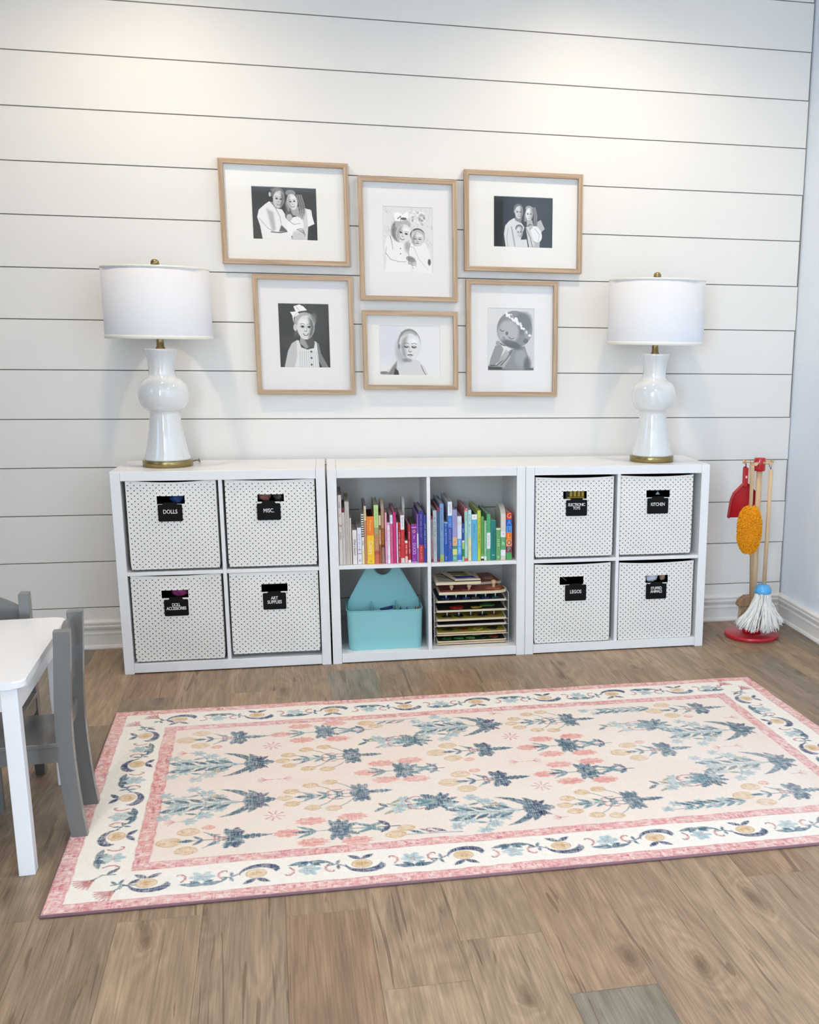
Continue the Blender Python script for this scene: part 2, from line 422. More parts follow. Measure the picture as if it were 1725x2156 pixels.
# ------------------------------------------------------------------ floor: every plank a face of one mesh with its own tone
PW, PX0, PA = 0.1784, -0.7602, -0.0486
TONES = {}
def build_floor():
    rg = random.Random(11)
    L = 1.22
    # plank row -> a joint measured in the room (Y), and named tones
    joint = {0: -1.892, 1: -0.95, 2: -0.667, 3: -2.228, 4: -0.462, 5: -2.397, 6: -0.540, 7: -0.70, 8: -1.6, 9: -2.254, 10: -0.635, 11: -1.032, -1: -2.143}
    joint4 = {4: [-0.462, -1.5, -2.541], 6: [-0.540, -1.6, -2.623], 3: [-2.228], 2: [-0.667], 1: [-2.185, -0.95], 0: [-1.892], 5: [-2.397]}
    me = bpy.data.meshes.new('floor'); vs = []; fs = []; cols = []
    def addq(x0, x1, y0, y1, c):
        k = len(vs)
        for (x, y) in ((x0, y0), (x1, y0), (x1, y1), (x0, y1)): vs.append((x + y * PA, y, 0.0))
        fs.append((k, k + 1, k + 2, k + 3)); cols.append(c)
    for i in range(-12, 19):
        js = joint4.get(i) or [joint.get(i, rg.uniform(-1.2, 0))]
        js = sorted(js)
        # extend with regular lengths both ways
        while js[0] > YB: js.insert(0, js[0] - L)
        while js[-1] < 0.2: js.append(js[-1] + L)
        for a, bb in zip(js, js[1:]):
            key = (i, round((a + bb) / 2, 1))
            c = [rg.random(), rg.random(), rg.random()]
            mid = (a + bb) / 2
            for (ri, y0, y1, tone) in SPECIAL:
                if ri == i and y0 <= mid <= y1: c[0] = tone
            x0 = PX0 + i * PW; x1 = x0 + PW
            a2, b2 = max(a, YB - 0.1), min(bb, 0.1)
            if b2 <= a2: continue
            g = 0.0003
            addq(x0 + g, x1 - g, a2 + g, b2 - g, c)
    for v in range(len(vs)):
        x, y, z = vs[v]; vs[v] = (min(max(x, XL - 0.05), XR + 0.05), y, z)
    nf = len(fs); k = len(vs)
    vs.extend([(XL - 0.1, YB - 0.1, -0.0015), (XR + 0.1, YB - 0.1, -0.0015), (XR + 0.1, 0.1, -0.0015), (XL - 0.1, 0.1, -0.0015)]); fs.append((k, k + 1, k + 2, k + 3)); cols.append((0.15, 0.3, 0.3))
    vs.extend([(XL - 0.1, YB - 0.1, -0.05), (XR + 0.1, YB - 0.1, -0.05), (XR + 0.1, 0.1, -0.05), (XL - 0.1, 0.1, -0.05)]); fs.append((k + 7, k + 6, k + 5, k + 4)); cols.append((0, 0, 0))
    me.from_pydata(vs, [], fs)
    at = me.attributes.new('plank', 'FLOAT_VECTOR', 'FACE')
    at.data.foreach_set('vector', np.array(cols, np.float32).ravel())
    o = bpy.data.objects.new('floor', me); COL.objects.link(o); struct(o)
    m = bpy.data.materials.new('vinyl_oak_planks'); m.use_nodes = True; nt = m.node_tree; bs = nt.nodes['Principled BSDF']
    N = nt.nodes.new; Lk = nt.links.new
    a = N('ShaderNodeAttribute'); a.attribute_name = 'plank'
    tc = N('ShaderNodeTexCoord')
    # straighten along the planks, shift every plank to a place of its own
    sep = N('ShaderNodeSeparateXYZ'); Lk(tc.outputs['Object'], sep.inputs[0])
    ml = N('ShaderNodeMath'); ml.operation = 'MULTIPLY_ADD'; ml.inputs[1].default_value = -PA; Lk(sep.outputs[1], ml.inputs[0]); Lk(sep.outputs[0], ml.inputs[2])
    cb = N('ShaderNodeCombineXYZ'); Lk(ml.outputs[0], cb.inputs[0]); Lk(sep.outputs[1], cb.inputs[1])
    sc = N('ShaderNodeVectorMath'); sc.operation = 'MULTIPLY_ADD'; sc.inputs[1].default_value = (37, 91, 53)
    Lk(a.outputs['Vector'], sc.inputs[0]); Lk(cb.outputs[0], sc.inputs[2])
    def noise(scale, mul, det=4, dist=0.0):
        mp = N('ShaderNodeMapping'); mp.inputs['Scale'].default_value = mul; Lk(sc.outputs[0], mp.inputs['Vector'])
        n = N('ShaderNodeTexNoise'); n.inputs['Scale'].default_value = scale; n.inputs['Detail'].default_value = det; n.inputs['Distortion'].default_value = dist
        Lk(mp.outputs[0], n.inputs['Vector']); return n
    big = noise(1.0, (5.5, 1.1, 1), 3, 0.5)          # slow figure
    # cathedral grain: bands of the slow figure
    mm = N('ShaderNodeMath'); mm.operation = 'MULTIPLY'; mm.inputs[1].default_value = 75.0; Lk(big.outputs['Fac'], mm.inputs[0])
    vo = N('ShaderNodeTexVoronoi'); vo.voronoi_dimensions = '2D'; vo.inputs['Scale'].default_value = 1.0
    mpk = N('ShaderNodeMapping'); mpk.inputs['Scale'].default_value = (3.6, 1.25, 1)
    dn = noise(1.0, (11, 4, 1), 3, 0.6)
    va = N('ShaderNodeVectorMath'); va.operation = 'MULTIPLY_ADD'; va.inputs[1].default_value = (0.06, 0.20, 0); Lk(dn.outputs['Color'], va.inputs[0]); Lk(sc.outputs[0], va.inputs[2])
    Lk(va.outputs[0], mpk.inputs['Vector']); Lk(mpk.outputs[0], vo.inputs['Vector'])
    ad = N('ShaderNodeMath'); ad.operation = 'ADD'; ad.inputs[1].default_value = 0.07; Lk(vo.outputs['Distance'], ad.inputs[0])
    dv = N('ShaderNodeMath'); dv.operation = 'DIVIDE'; dv.inputs[0].default_value = 3.2; Lk(ad.outputs[0], dv.inputs[1])
    mm2 = N('ShaderNodeMath'); mm2.operation = 'ADD'; Lk(mm.outputs[0], mm2.inputs[0]); Lk(dv.outputs[0], mm2.inputs[1]); mm = mm2
    sn = N('ShaderNodeMath'); sn.operation = 'SINE'; Lk(mm.outputs[0], sn.inputs[0])
    fine = noise(1.0, (230, 7.0, 1), 6, 0.2)
    midn = noise(1.0, (22, 2.2, 1), 4, 1.2)
    ramp = N('ShaderNodeValToRGB'); e = ramp.color_ramp.elements
    Lk(sepc(nt, a), ramp.inputs[0])
    e[0].position = 0.0; e[0].color = (*lin(F0), 1); e[1].position = 1.0; e[1].color = (*lin(F4), 1)
    for p, c in ((0.25, F1), (0.5, F2), (0.75, F3)):
        q = ramp.color_ramp.elements.new(p); q.color = (*lin(c), 1)
    def mul(src, fac_sock, lo, hi, strength):
        mr = N('ShaderNodeMapRange'); mr.inputs[1].default_value = lo; mr.inputs[2].default_value = hi
        mr.inputs[3].default_value = 1 - strength; mr.inputs[4].default_value = 1 + strength * 0.6; Lk(fac_sock, mr.inputs[0])
        v = N('ShaderNodeVectorMath'); v.operation = 'SCALE'; Lk(src, v.inputs[0]); Lk(mr.outputs[0], v.inputs['Scale']); return v.outputs[0]
    c = ramp.outputs[0]
    c = mul(c, big.outputs['Fac'], 0.3, 0.7, 0.20)
    c = mul(c, sn.outputs[0], -1, 1, 0.10)
    c = mul(c, midn.outputs['Fac'], 0.35, 0.65, 0.13)
    c = mul(c, fine.outputs['Fac'], 0.38, 0.62, 0.17)
    # knots and cracks
    kn = N('ShaderNodeMapRange'); kn.inputs[1].default_value = 0.015; kn.inputs[2].default_value = 0.085; kn.inputs[3].default_value = 0.70; kn.inputs[4].default_value = 0.0; Lk(vo.outputs['Distance'], kn.inputs[0])
    mx = N('ShaderNodeMix'); mx.data_type = 'RGBA'; Lk(kn.outputs[0], mx.inputs[0]); Lk(c, mx.inputs[6]); mx.inputs[7].default_value = (*lin('5A4636'), 1)
    cr = noise(1.0, (26, 1.6, 1), 2, 2.2)
    ck = N('ShaderNodeMapRange'); ck.inputs[1].default_value = 0.645; ck.inputs[2].default_value = 0.68; ck.inputs[3].default_value = 0.0; ck.inputs[4].default_value = 0.6; Lk(cr.outputs['Fac'], ck.inputs[0])
    m2 = N('ShaderNodeMix'); m2.data_type = 'RGBA'; Lk(ck.outputs[0], m2.inputs[0]); Lk(mx.outputs[2], m2.inputs[6]); m2.inputs[7].default_value = (*lin('5E4A3A'), 1)
    Lk(m2.outputs[2], bs.inputs['Base Color'])
    bs.inputs['Roughness'].default_value = 0.42; bs.inputs['Specular IOR Level'].default_value = 0.35
    bp = N('ShaderNodeBump'); bp.inputs['Strength'].default_value = 0.12; bp.inputs['Distance'].default_value = 0.001
    Lk(fine.outputs['Fac'], bp.inputs['Height']); Lk(bp.outputs['Normal'], bs.inputs['Normal'])
    me.materials.append(m)
def sepc(nt, a):
    s = nt.nodes.new('ShaderNodeSeparateXYZ'); nt.links.new(a.outputs['Vector'], s.inputs[0]); return s.outputs[0]
F0, F1, F2, F3, F4 = '8B8170', '96826C', 'A28A71', 'AA9277', '9A7C63'
SPECIAL = [(4, -1.7, -0.46, 0.02), (6, -0.6, 0.2, 0.85), (6, -1.8, -0.54, 0.95), (3, -1.8, -0.5, 0.6), (3, -3.6, -2.2, 0.95), (4, -2.6, -1.8, 0.55), (5, -2.4, -1.0, 0.7),
           (4, -3.9, -2.55, 0.7), (5, -3.7, -2.4, 0.72), (6, -2.63, -1.2, 0.92), (6, -4, -2.63, 0.03), (7, -3.4, -1.5, 0.85), (8, -3, -1, 0.8), (9, -2.2, -1.0, 0.95), (9, -3.6, -2.2, 0.6),
           (0, -3.2, -1.9, 0.35), (1, -3.6, -2.2, 0.78), (2, -3.2, -1.8, 0.4), (1, -2.15, -0.9, 0.6), (2, -0.66, 0.5, 0.75), (10, -0.6, 0.5, 0.8), (11, -2.3, -1.1, 0.5), (-1, -3.4, -2.1, 0.3), (-1, -2.1, -0.8, 0.25)]
build_floor()

# ------------------------------------------------------------------ downlights in the ceiling
M_GLOW = bpy.data.materials.new('downlight_glow'); M_GLOW.use_nodes = True
_n = M_GLOW.node_tree; _e = _n.nodes.new('ShaderNodeEmission'); _e.inputs[0].default_value = (1, 0.86, 0.68, 1); _e.inputs[1].default_value = 14
_n.links.new(_e.outputs[0], _n.nodes['Material Output'].inputs[0])
DL = [(-0.60, -0.75, 32, 'recessed downlight near the shiplap wall, left of the pictures'), (1.12, -0.75, 31, 'recessed downlight near the shiplap wall, right of the pictures'), (-0.9, -2.9, 36, 'recessed downlight above the left of the rug'), (1.0, -2.9, 21, 'recessed downlight above the right of the rug')]
for i, (x, y, pw, lab) in enumerate(DL):
    t = thing('ceiling_downlight', lab, 'ceiling light', (x, y, CEIL), group='recessed downlights')
    b = MB(); b.lathe([(0.078, -0.001), (0.080, -0.006), (0.070, -0.009), (0.062, -0.004), (0.060, -0.0015), (0.078, -0.001)], n=40, caps=False); b.build('trim_ring', M_TRIM, t)
    b = MB(); b.lathe([(0.0, -0.0015), (0.06, -0.0016)], n=40, caps=False); b.build('lens', M_GLOW, t)
    ld = bpy.data.lights.new('downlight_beam', 'SPOT'); ld.energy = pw; ld.color = (1, 0.80, 0.57); ld.spot_size = R(158); ld.spot_blend = 0.75; ld.shadow_soft_size = 0.05
    lo = bpy.data.objects.new('downlight_beam', ld); COL.objects.link(lo); lo.parent = t; lo.location = (0, 0, -0.02)

# ------------------------------------------------------------------ cube shelving units
UY0, UD, UH, TO, TI = -0.38, 0.355, 0.765, 0.0345, 0.0135
def shelf_unit(x, label, tl=0.0):
    t = thing('cube_shelf', label, 'shelf', (x, UY0, 0), rotz=math.asin(-tl / UH) if tl else 0, group='white cube shelving units')
    Wd = 0.760
    for a in (0, Wd - TO):
        b = MB(); b.box(a, a + TO, 0, UD, 0, UH, bev=0.0012, seg=1); b.build('side_panel', M_SHELF, t)
    b = MB(); b.box(TO + 0.0006, Wd - TO - 0.0006, 0.0004, UD, UH - TO, UH - 0.0003, bev=0.0008, seg=1); b.build('top_panel', M_SHELF, t)
    b = MB(); b.box(TO + 0.0006, Wd - TO - 0.0006, 0.0004, UD, 0.0045, 0.040, bev=0.0008, seg=1); b.build('bottom_panel', M_SHELF, t)
    b = MB(); b.box(Wd / 2 - TI / 2, Wd / 2 + TI / 2, 0.003, UD - 0.002, 0.040, UH - TO, bev=0.0008, seg=1); b.build('divider', M_SHELF, t)
    for a, c in ((TO, Wd / 2 - TI / 2), (Wd / 2 + TI / 2, Wd - TO)):
        b = MB(); b.box(a, c, 0.002, UD - 0.002, 0.3775, 0.391, bev=0.0008, seg=1); b.build('shelf_board', M_SHELF, t)
    return t
UXL, UXM, UXR = -0.7665, 0.0, 0.7612
shelf_unit(UXL, 'white two by two cube shelf at the left end of the row')
shelf_unit(UXM, 'white two by two cube shelf in the middle of the row, holding books and puzzles')
shelf_unit(UXR, 'white two by two cube shelf at the right end of the row')

# ------------------------------------------------------------------ fabric bins
def dots_mat():
    m = bpy.data.materials.new('dotted_canvas'); m.use_nodes = True; nt = m.node_tree; bs = nt.nodes['Principled BSDF']
    N = nt.nodes.new; Lk = nt.links.new
    tc = N('ShaderNodeTexCoord'); sp = N('ShaderNodeSeparateXYZ'); Lk(tc.outputs['Object'], sp.inputs[0])
    def M(op, a, b=None, v=None):
        n = N('ShaderNodeMath'); n.operation = op
        Lk(a, n.inputs[0])
        if b is not None: Lk(b, n.inputs[1])
        if v is not None: n.inputs[1].default_value = v
        return n.outputs[0]
    xy = M('ADD', sp.outputs[0], sp.outputs[1])
    A, B = 0.0213, 0.0196
    u = M('DIVIDE', xy, v=A); w = M('DIVIDE', sp.outputs[2], v=B)
    def dist(off):
        fu = M('SUBTRACT', M('FRACT', M('ADD', u, v=off)), v=0.5); fw = M('SUBTRACT', M('FRACT', M('ADD', w, v=off)), v=0.5)
        fu = M('MULTIPLY', fu, v=A); fw = M('MULTIPLY', fw, v=B)
        return M('SQRT', M('ADD', M('MULTIPLY', fu, fu), M('MULTIPLY', fw, fw)))
    d = M('MINIMUM', dist(10.0), dist(10.5))
    mr = N('ShaderNodeMapRange'); mr.inputs[1].default_value = 0.0019; mr.inputs[2].default_value = 0.0026; mr.inputs[3].default_value = 1; mr.inputs[4].default_value = 0; Lk(d, mr.inputs[0])
    mx = N('ShaderNodeMix'); mx.data_type = 'RGBA'; Lk(mr.outputs[0], mx.inputs[0]); mx.inputs[6].default_value = (*lin('EFEDE8'), 1); mx.inputs[7].default_value = (*lin('3A3A3C'), 1)
    Lk(mx.outputs[2], bs.inputs['Base Color'])
    mt = M('MULTIPLY', mr.outputs[0], v=0.35); Lk(mt, bs.inputs['Metallic'])
    rr = N('ShaderNodeMapRange'); rr.inputs[3].default_value = 0.42; rr.inputs[4].default_value = 0.3; Lk(mr.outputs[0], rr.inputs[0]); Lk(rr.outputs[0], bs.inputs['Roughness'])
    nz = N('ShaderNodeTexNoise'); nz.inputs['Scale'].default_value = 9; Lk(tc.outputs['Object'], nz.inputs['Vector'])
    bp = N('ShaderNodeBump'); bp.inputs['Strength'].default_value = 0.25; bp.inputs['Distance'].default_value = 0.02; Lk(nz.outputs['Fac'], bp.inputs['Height']); Lk(bp.outputs['Normal'], bs.inputs['Normal'])
    return m
M_DOTS = dots_mat()
M_CANVAS = mat('plain_canvas', 'EEECE6', 0.6)

def bin_box(x0, x1, z0, z1, slot, tagr, text, tsize, label, yf=-0.372, sag=0.006, seed=0, tdx=0.0, tdz=0.0, spacing=1.0):
    """x0..x1, z0..z1 outer front; slot=(x0,x1,z0,z1), tagr=(x0,x1,z0,z1) all in room coordinates"""
    w, h, dp = x1 - x0, z1 - z0, 0.33
    cx = (x0 + x1) / 2
    t = thing('fabric_bin', label, 'storage bin', (cx, yf, z0), group='white dotted storage bins')
    rg = random.Random(seed)
    s0, s1, s2, s3 = slot[0] - cx, slot[1] - cx, slot[2] - z0, slot[3] - z0
    # grid lines for the front, including the slot's edges
    xs = sorted(set([-w / 2 + w * i / 24 for i in range(25) if abs(-w / 2 + w * i / 24 - s0) > 0.005 and abs(-w / 2 + w * i / 24 - s1) > 0.005] + [s0, s1]))
    zs = sorted(set([h * i / 24 for i in range(25) if abs(h * i / 24 - s2) > 0.005 and abs(h * i / 24 - s3) > 0.005] + [s2, s3]))
    ph = rg.uniform(0, 6)
    def F(x, z):
        u, v = x / (w / 2), z / h
        y = -0.004 * (1 - u * u) * math.sin(v * PI) + 0.0012 * math.sin(u * 3 + v * 5 + ph)
        zz = z - (sag * (1 - u * u)) * v ** 3
        xx = x
        # rounded lower corners
        if v < 0.08: xx = x * (1 - 0.022 * ((0.08 - v) / 0.08) ** 2)
        return Vector((xx, y, zz))
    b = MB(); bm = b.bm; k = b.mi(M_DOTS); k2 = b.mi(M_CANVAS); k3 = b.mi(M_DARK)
    G = {}
    for off in (0, 1):
        for i, x in enumerate(xs):
            for j, z in enumerate(zs):
                p = F(x, z)
                if off: p = p + Vector((0, 0.004, 0))
                G[off, i, j] = bm.verts.new(p)
    hole = lambda i, j: xs[i] >= s0 - 1e-6 and xs[i + 1] <= s1 + 1e-6 and zs[j] >= s2 - 1e-6 and zs[j + 1] <= s3 + 1e-6
    for off in (0, 1):
        for i in range(len(xs) - 1):
            for j in range(len(zs) - 1):
                if hole(i, j): continue
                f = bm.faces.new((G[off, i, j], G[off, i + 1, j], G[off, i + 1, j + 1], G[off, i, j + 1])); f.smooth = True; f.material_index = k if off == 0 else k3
    # rim and slot edge strips
    for i in range(len(xs) - 1):
        J = len(zs) - 1
        f = bm.faces.new((G[0, i, J], G[0, i + 1, J], G[1, i + 1, J], G[1, i, J])); f.material_index = k2
    # sides, back, floor
    n = len(zs) - 1; I = len(xs) - 1
    for sgn, i in ((-1, 0), (1, I)):
        for off, dx in ((0, 0.0), (1, -0.003 * sgn)):
            prev = None
            col = []
            for j in range(n + 1):
                a = F(xs[i], zs[j])
                col.append([bm.verts.new(a + Vector((dx + 0.003 * sgn * math.sin(q * PI) * 0, q * dp, 0))) for q in (0, 0.25, 0.5, 0.75, 1.0)])
            for j in range(n):
                for q in range(4):
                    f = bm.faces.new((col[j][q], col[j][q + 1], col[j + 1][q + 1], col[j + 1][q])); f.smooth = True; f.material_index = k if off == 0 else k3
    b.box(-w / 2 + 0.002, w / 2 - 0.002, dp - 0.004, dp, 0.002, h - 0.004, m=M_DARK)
    b.box(-w / 2 + 0.006, w / 2 - 0.006, 0.002, dp, 0.001, 0.006, m=M_CANVAS)
    body = b.build('bin_body', None, t)
    # stitched rim band
    b = MB()
    pts = [F(-w / 2 + w * i / 20, h - 0.0035) + Vector((0, -0.0008, 0)) for i in range(21)]
    for a, c in zip(pts, pts[1:]):
        b.quad([a + Vector((0, 0, -0.0035)), c + Vector((0, 0, -0.0035)), c + Vector((0, 0, 0.0035)), a + Vector((0, 0, 0.0035))], m=M_CANVAS, smooth=True)
    b.build('rim_binding', None, t)
    # label plate hooked through the slot
    a0, a1, a2, a3 = tagr[0] - cx, tagr[1] - cx, tagr[2] - z0, tagr[3] - z0
    mx_, hw = (a0 + a1) / 2, (a1 - a0) / 2
    poly = [(a0 + 0.003, a2), (a1 - 0.003, a2), (a1, a2 + 0.003), (a1, a3 - 0.003), (a1 - 0.003, a3), (mx_ + hw * 0.62, a3), (mx_ + hw * 0.55, a3 + 0.003), (mx_ + hw * 0.55, s2 + 0.002), (mx_ - hw * 0.55, s2 + 0.002), (mx_ - hw * 0.55, a3 + 0.003), (mx_ - hw * 0.62, a3), (a0 + 0.003, a3), (a0, a3 - 0.003), (a0, a2 + 0.003)]
    b = MB(); yy = -0.0065
    b.prism(poly, yy - 0.0012, yy, axis='y', m=M_BLACK); pl = b.build('name_plate', None, t)
    text_mesh(text, tsize, M_CHALK, pl, T_face(mx_ + tdx, yy - 0.0016, (a2 + a3) / 2 + tdz), extrude=0.0003, sx=0.8, spacing=spacing, line=0.85, bold=0.0002)
    # the shade behind the slot is painted on the bin's inner faces
    return t

YF = -0.372
bin_box(-0.717, -0.4020, 0.4, 0.733, (-0.611, -0.514, 0.648, 0.679), (-0.609, -0.524, 0.580, 0.643), 'DOLLS', 0.021, 'white dotted fabric bin with black plate chalked DOLLS', seed=1, sag=0.010, tdz=0.004)
bin_box(-0.371, -0.0465, 0.4, 0.730, (-0.256, -0.160, 0.648, 0.676), (-0.259, -0.174, 0.577, 0.640), 'MISC.', 0.021, 'white dotted fabric bin with black plate chalked MISC.', seed=2, sag=0.005, tdz=0.004)
bin_box(-0.7235, -0.4020, 0.046, 0.378, (-0.617, -0.522, 0.292, 0.322), (-0.610, -0.524, 0.221, 0.284), 'DOLL\nACCESSORIES', 0.0165, 'white dotted fabric bin with black plate chalked DOLL ACCESSORIES', seed=3, sag=0.006, tdz=0.004, spacing=0.85)
bin_box(-0.373, -0.0460, 0.058, 0.376, (-0.257, -0.161, 0.300, 0.330), (-0.253, -0.168, 0.231, 0.296), 'ART\nSUPPLIES', 0.018, 'white dotted fabric bin with black plate chalked ART SUPPLIES', seed=4, sag=0.0, tdz=0.004, spacing=0.95)
bin_box(0.802, 1.120, 0.4, 0.722, (0.913, 1.009, 0.636, 0.667), (0.924, 1.010, 0.566, 0.630), 'ELECTRONIC\nTOYS', 0.0165, 'white dotted fabric bin with black plate chalked ELECTRONIC TOYS', seed=5, sag=0.005, tdz=0.006, spacing=0.85)
bin_box(1.150, 1.454, 0.4, 0.724, (1.257, 1.355, 0.636, 0.666), (1.260, 1.349, 0.568, 0.631), 'KITCHEN', 0.019, 'white dotted fabric bin with black plate chalked KITCHEN', seed=6, sag=0.006, tdz=0.006, spacing=0.9)
bin_box(0.801, 1.115, 0.043, 0.371, (0.903, 1.002, 0.287, 0.320), (0.925, 1.013, 0.218, 0.284), 'LEGOS', 0.020, 'white dotted fabric bin with black plate chalked LEGOS', seed=7, sag=0.005, tdz=0.004)
bin_box(1.152, 1.470, 0.041, 0.368, (1.264, 1.360, 0.282, 0.314), (1.266, 1.354, 0.212, 0.276), 'STUFFED\nANIMALS', 0.0165, 'white dotted fabric bin with black plate chalked STUFFED ANIMALS', seed=8, sag=0.006, tdz=0.006, spacing=0.9)

# toys showing through the handle slots
def toy(x, z, w, h, color, label, name, y=YF + 0.028, rough=0.6, seed=0):
    b2 = bmesh.new(); bmesh.ops.create_icosphere(b2, subdivisions=4, radius=1)
    rg = random.Random(seed); a, c, d = rg.uniform(0, 6), rg.uniform(0, 6), rg.uniform(0, 6)
    for v in b2.verts:
        p = v.co
        r = 1 + 0.10 * math.sin(3 * p.x + a) * math.sin(4 * p.z + c) + 0.05 * math.sin(9 * p.x + 5 * p.z + d)
        v.co = Vector((p.x * w / 2 * r, p.y * 0.016 * r, p.z * h / 2 * r))
    b = MB(); b.merge(b2, None, Matrix.Translation((x, y, z)), smooth=True)
    m = mat(name + '_' + color, color, rough, noise=0.2, nscale=60)
    return tag(b.build(name, m), label, 'toy')
toy(-0.545, 0.662, 0.045, 0.040, '1F3F7E', 'dark blue toy seen through the slot of the DOLLS bin', 'doll_clothing', seed=1)
toy(-0.232, 0.664, 0.050, 0.042, '8A5A52', 'brownish pink toy seen through the slot of the MISC. bin', 'soft_toy', seed=2)
toy(-0.182, 0.660, 0.040, 0.038, '3C2D2C', 'dark brown toy at the right in the slot of the MISC. bin', 'soft_toy', seed=3, rough=0.4)
toy(-0.556, 0.308, 0.062, 0.040, '9A3A72', 'magenta toy seen through the slot of the DOLL ACCESSORIES bin', 'doll_clothing', seed=4)
toy(1.300, 0.298, 0.050, 0.042, 'D9DCE8', 'pale stuffed toy seen through the slot of the STUFFED ANIMALS bin', 'stuffed_toy', seed=5, rough=0.9)
toy(1.345, 0.300, 0.026, 0.040, 'B08878', 'pinkish stuffed toy at the right in the slot of the STUFFED ANIMALS bin', 'stuffed_toy', seed=6, rough=0.9)
t = thing('toy_keyboard', 'yellow and black toy seen through the slot of the ELECTRONIC TOYS bin', 'toy', (0.966, YF + 0.02, 0.650))
b = MB(); b.box(-0.038, 0.040, 0, 0.012, -0.020, 0.022, bev=0.002); b.build('casing', mat('toy_black', '15130F', 0.4), t)
b = MB()
for k in range(4): b.box(-0.022 + k * 0.016, -0.011 + k * 0.016, -0.002, 0.001, -0.010, 0.016, bev=0.001)
b.box(-0.032, 0.038, -0.002, 0.001, -0.018, -0.0115, bev=0.001)
b.build('keys', mat('toy_yellow', 'B79A10', 0.4), t)
t = MB(); t.prism([(1.300, 0.643), (1.318, 0.643), (1.309, 0.656)], YF + 0.012, YF + 0.02, axis='y'); tag(t.build('toy_utensil', mat('toy_grey', '8C9096', 0.3, metal=0.3)), 'small grey triangular toy seen through the slot of the KITCHEN bin', 'toy')
b = MB(); b.tube([(0.918, YF + 0.02, 0.312), (0.936, YF + 0.02, 0.296)], 0.0012); tag(b.build('toy_rod', mat('toy_pale', '9AA0A4', 0.4)), 'thin pale toy rod seen through the slot of the LEGOS bin', 'toy')

# ------------------------------------------------------------------ books
# only print that can be read in the photograph is spelt out; the rest is small uneven strokes
READ = {'100', 'WORDS', 'Learning', 'First', 'What is Easter?', 'Colors', 'DUCKS', 'Five'}
def marks(s, zc, size, m, parent, sx):
    rg = random.Random(len(s) * 7 + int(size * 1e5)); b = MB()
    adv = size * 0.62 * sx; L = len(s) * adv; z = zc + L / 2
    for ch in s:
        if ch != ' ':
            hh = size * (0.36 if ch.islower() else 0.5) * rg.uniform(0.85, 1.1); off = rg.uniform(-0.06, 0.06) * size
            b.box(-hh / 2 + off, hh / 2 + off, -0.0018, -0.0012, z - adv * 0.30, z - adv * 0.05, m=m)
            if rg.random() < 0.65:
                e = rg.choice((-1, 1)) * hh * 0.38; b.box(off + e - hh * 0.1, off + e + hh * 0.1, -0.0018, -0.0012, z - adv * 0.85, z - adv * 0.25, m=m)
        z -= adv
    b.build('title', None, parent)
def book(x0, x1, ztop, depth, cols, label, texts=(), z0=0.392, y0=-0.355, lean=0.0, topround=False, page='C9C2B4', cover=None):
    """cols: list of (fraction from bottom, colour) bands; texts: (string, zc fraction, size, colour, spin, maxw)"""
    w, h = x1 - x0 - 0.0006, ztop - z0
    t = thing('book', label, 'book', ((x0 + x1) / 2, y0, z0))
    t.rotation_euler = (0, lean, 0)
    b = MB(); tk = min(0.0018, w * 0.16)
    cv = cover or cols[-1][1]
    mc = mat('book_' + cv, cv, 0.35)
    if topround:
        # board book with rounded upper back corner: outline in the YZ plane
        R0 = min(depth * 0.55, h * 0.35); pts = [(0, 0), (0, h - R0 * 0.25)]
        pts += [(R0 - R0 * math.cos(a), h - R0 * 0.25 - 0 + R0 * 0.25 * math.sin(a) / 1.0) for a in [PI / 2 * i / 6 for i in range(1, 7)]]
        Hh = h + 0.030
        pts = [(0, 0), (0, h * 0.93)] + [(depth * 0.5 * (1 - math.cos(a)), h * 0.93 + (Hh - h * 0.93) * math.sin(a)) for a in [PI * i / 16 for i in range(1, 16)]] + [(depth, h * 0.93), (depth, 0)]
        b.prism(pts, -w / 2, w / 2, axis='x', m=mc)
        b.build('board_cover', None, t)
    else:
        for sgn in (-1, 1):
            xa = sgn * w / 2; xb = sgn * (w / 2 - tk); b.box(min(xa, xb), max(xa, xb), 0.001, depth, 0, h, m=mc)
        b.build('cover_board', None, t)
        b = MB(); b.box(-w / 2 + tk, w / 2 - tk, 0.002, depth - 0.004, 0.003, h - 0.0035); b.build('page_block', mat('pages_' + page, page, 0.9, noise=0.1), t)
    # rounded spine in colour bands
    b = MB(); zb = 0.0
    for f1, c in cols:
        zt_ = h * f1; N_ = 6; mm = mat('book_' + c, c, 0.32)
        prev = None
        for i in range(N_ + 1):
            u = -1 + 2 * i / N_; y = 0.0012 * u * u - 0.0012 + 0.0
            p = ((u * w / 2, y, zb), (u * w / 2, y, zt_))
            if prev: b.quad([prev[0], p[0], p[1], prev[1]], m=mm, smooth=True)
            prev = p
        zb = zt_
    # close the spine's top and back with thickness
    cc = mat('book_' + cols[-1][1], cols[-1][1], 0.32)
    b.box(-w / 2, w / 2, 0.0, 0.0022, 0, h, m=cc)
    sp_ = b.build('spine', None, t)
    for tx in texts:
        s, zc, size, col, spin = tx[:5]; sx = tx[5] if len(tx) > 5 else 0.8
        if s not in READ and len(s) > 1:
            marks(s, h * zc, size, mat('ink_' + col, col, 0.5), sp_, sx); continue
        text_mesh(s, size, mat('ink_' + col, col, 0.5), sp_, T_face(tx[6] if len(tx) > 6 else 0, -0.0016, h * zc, spin), name='title', extrude=0.0002, sx=sx)
    return t
D = -PI / 2   # titles read downwards
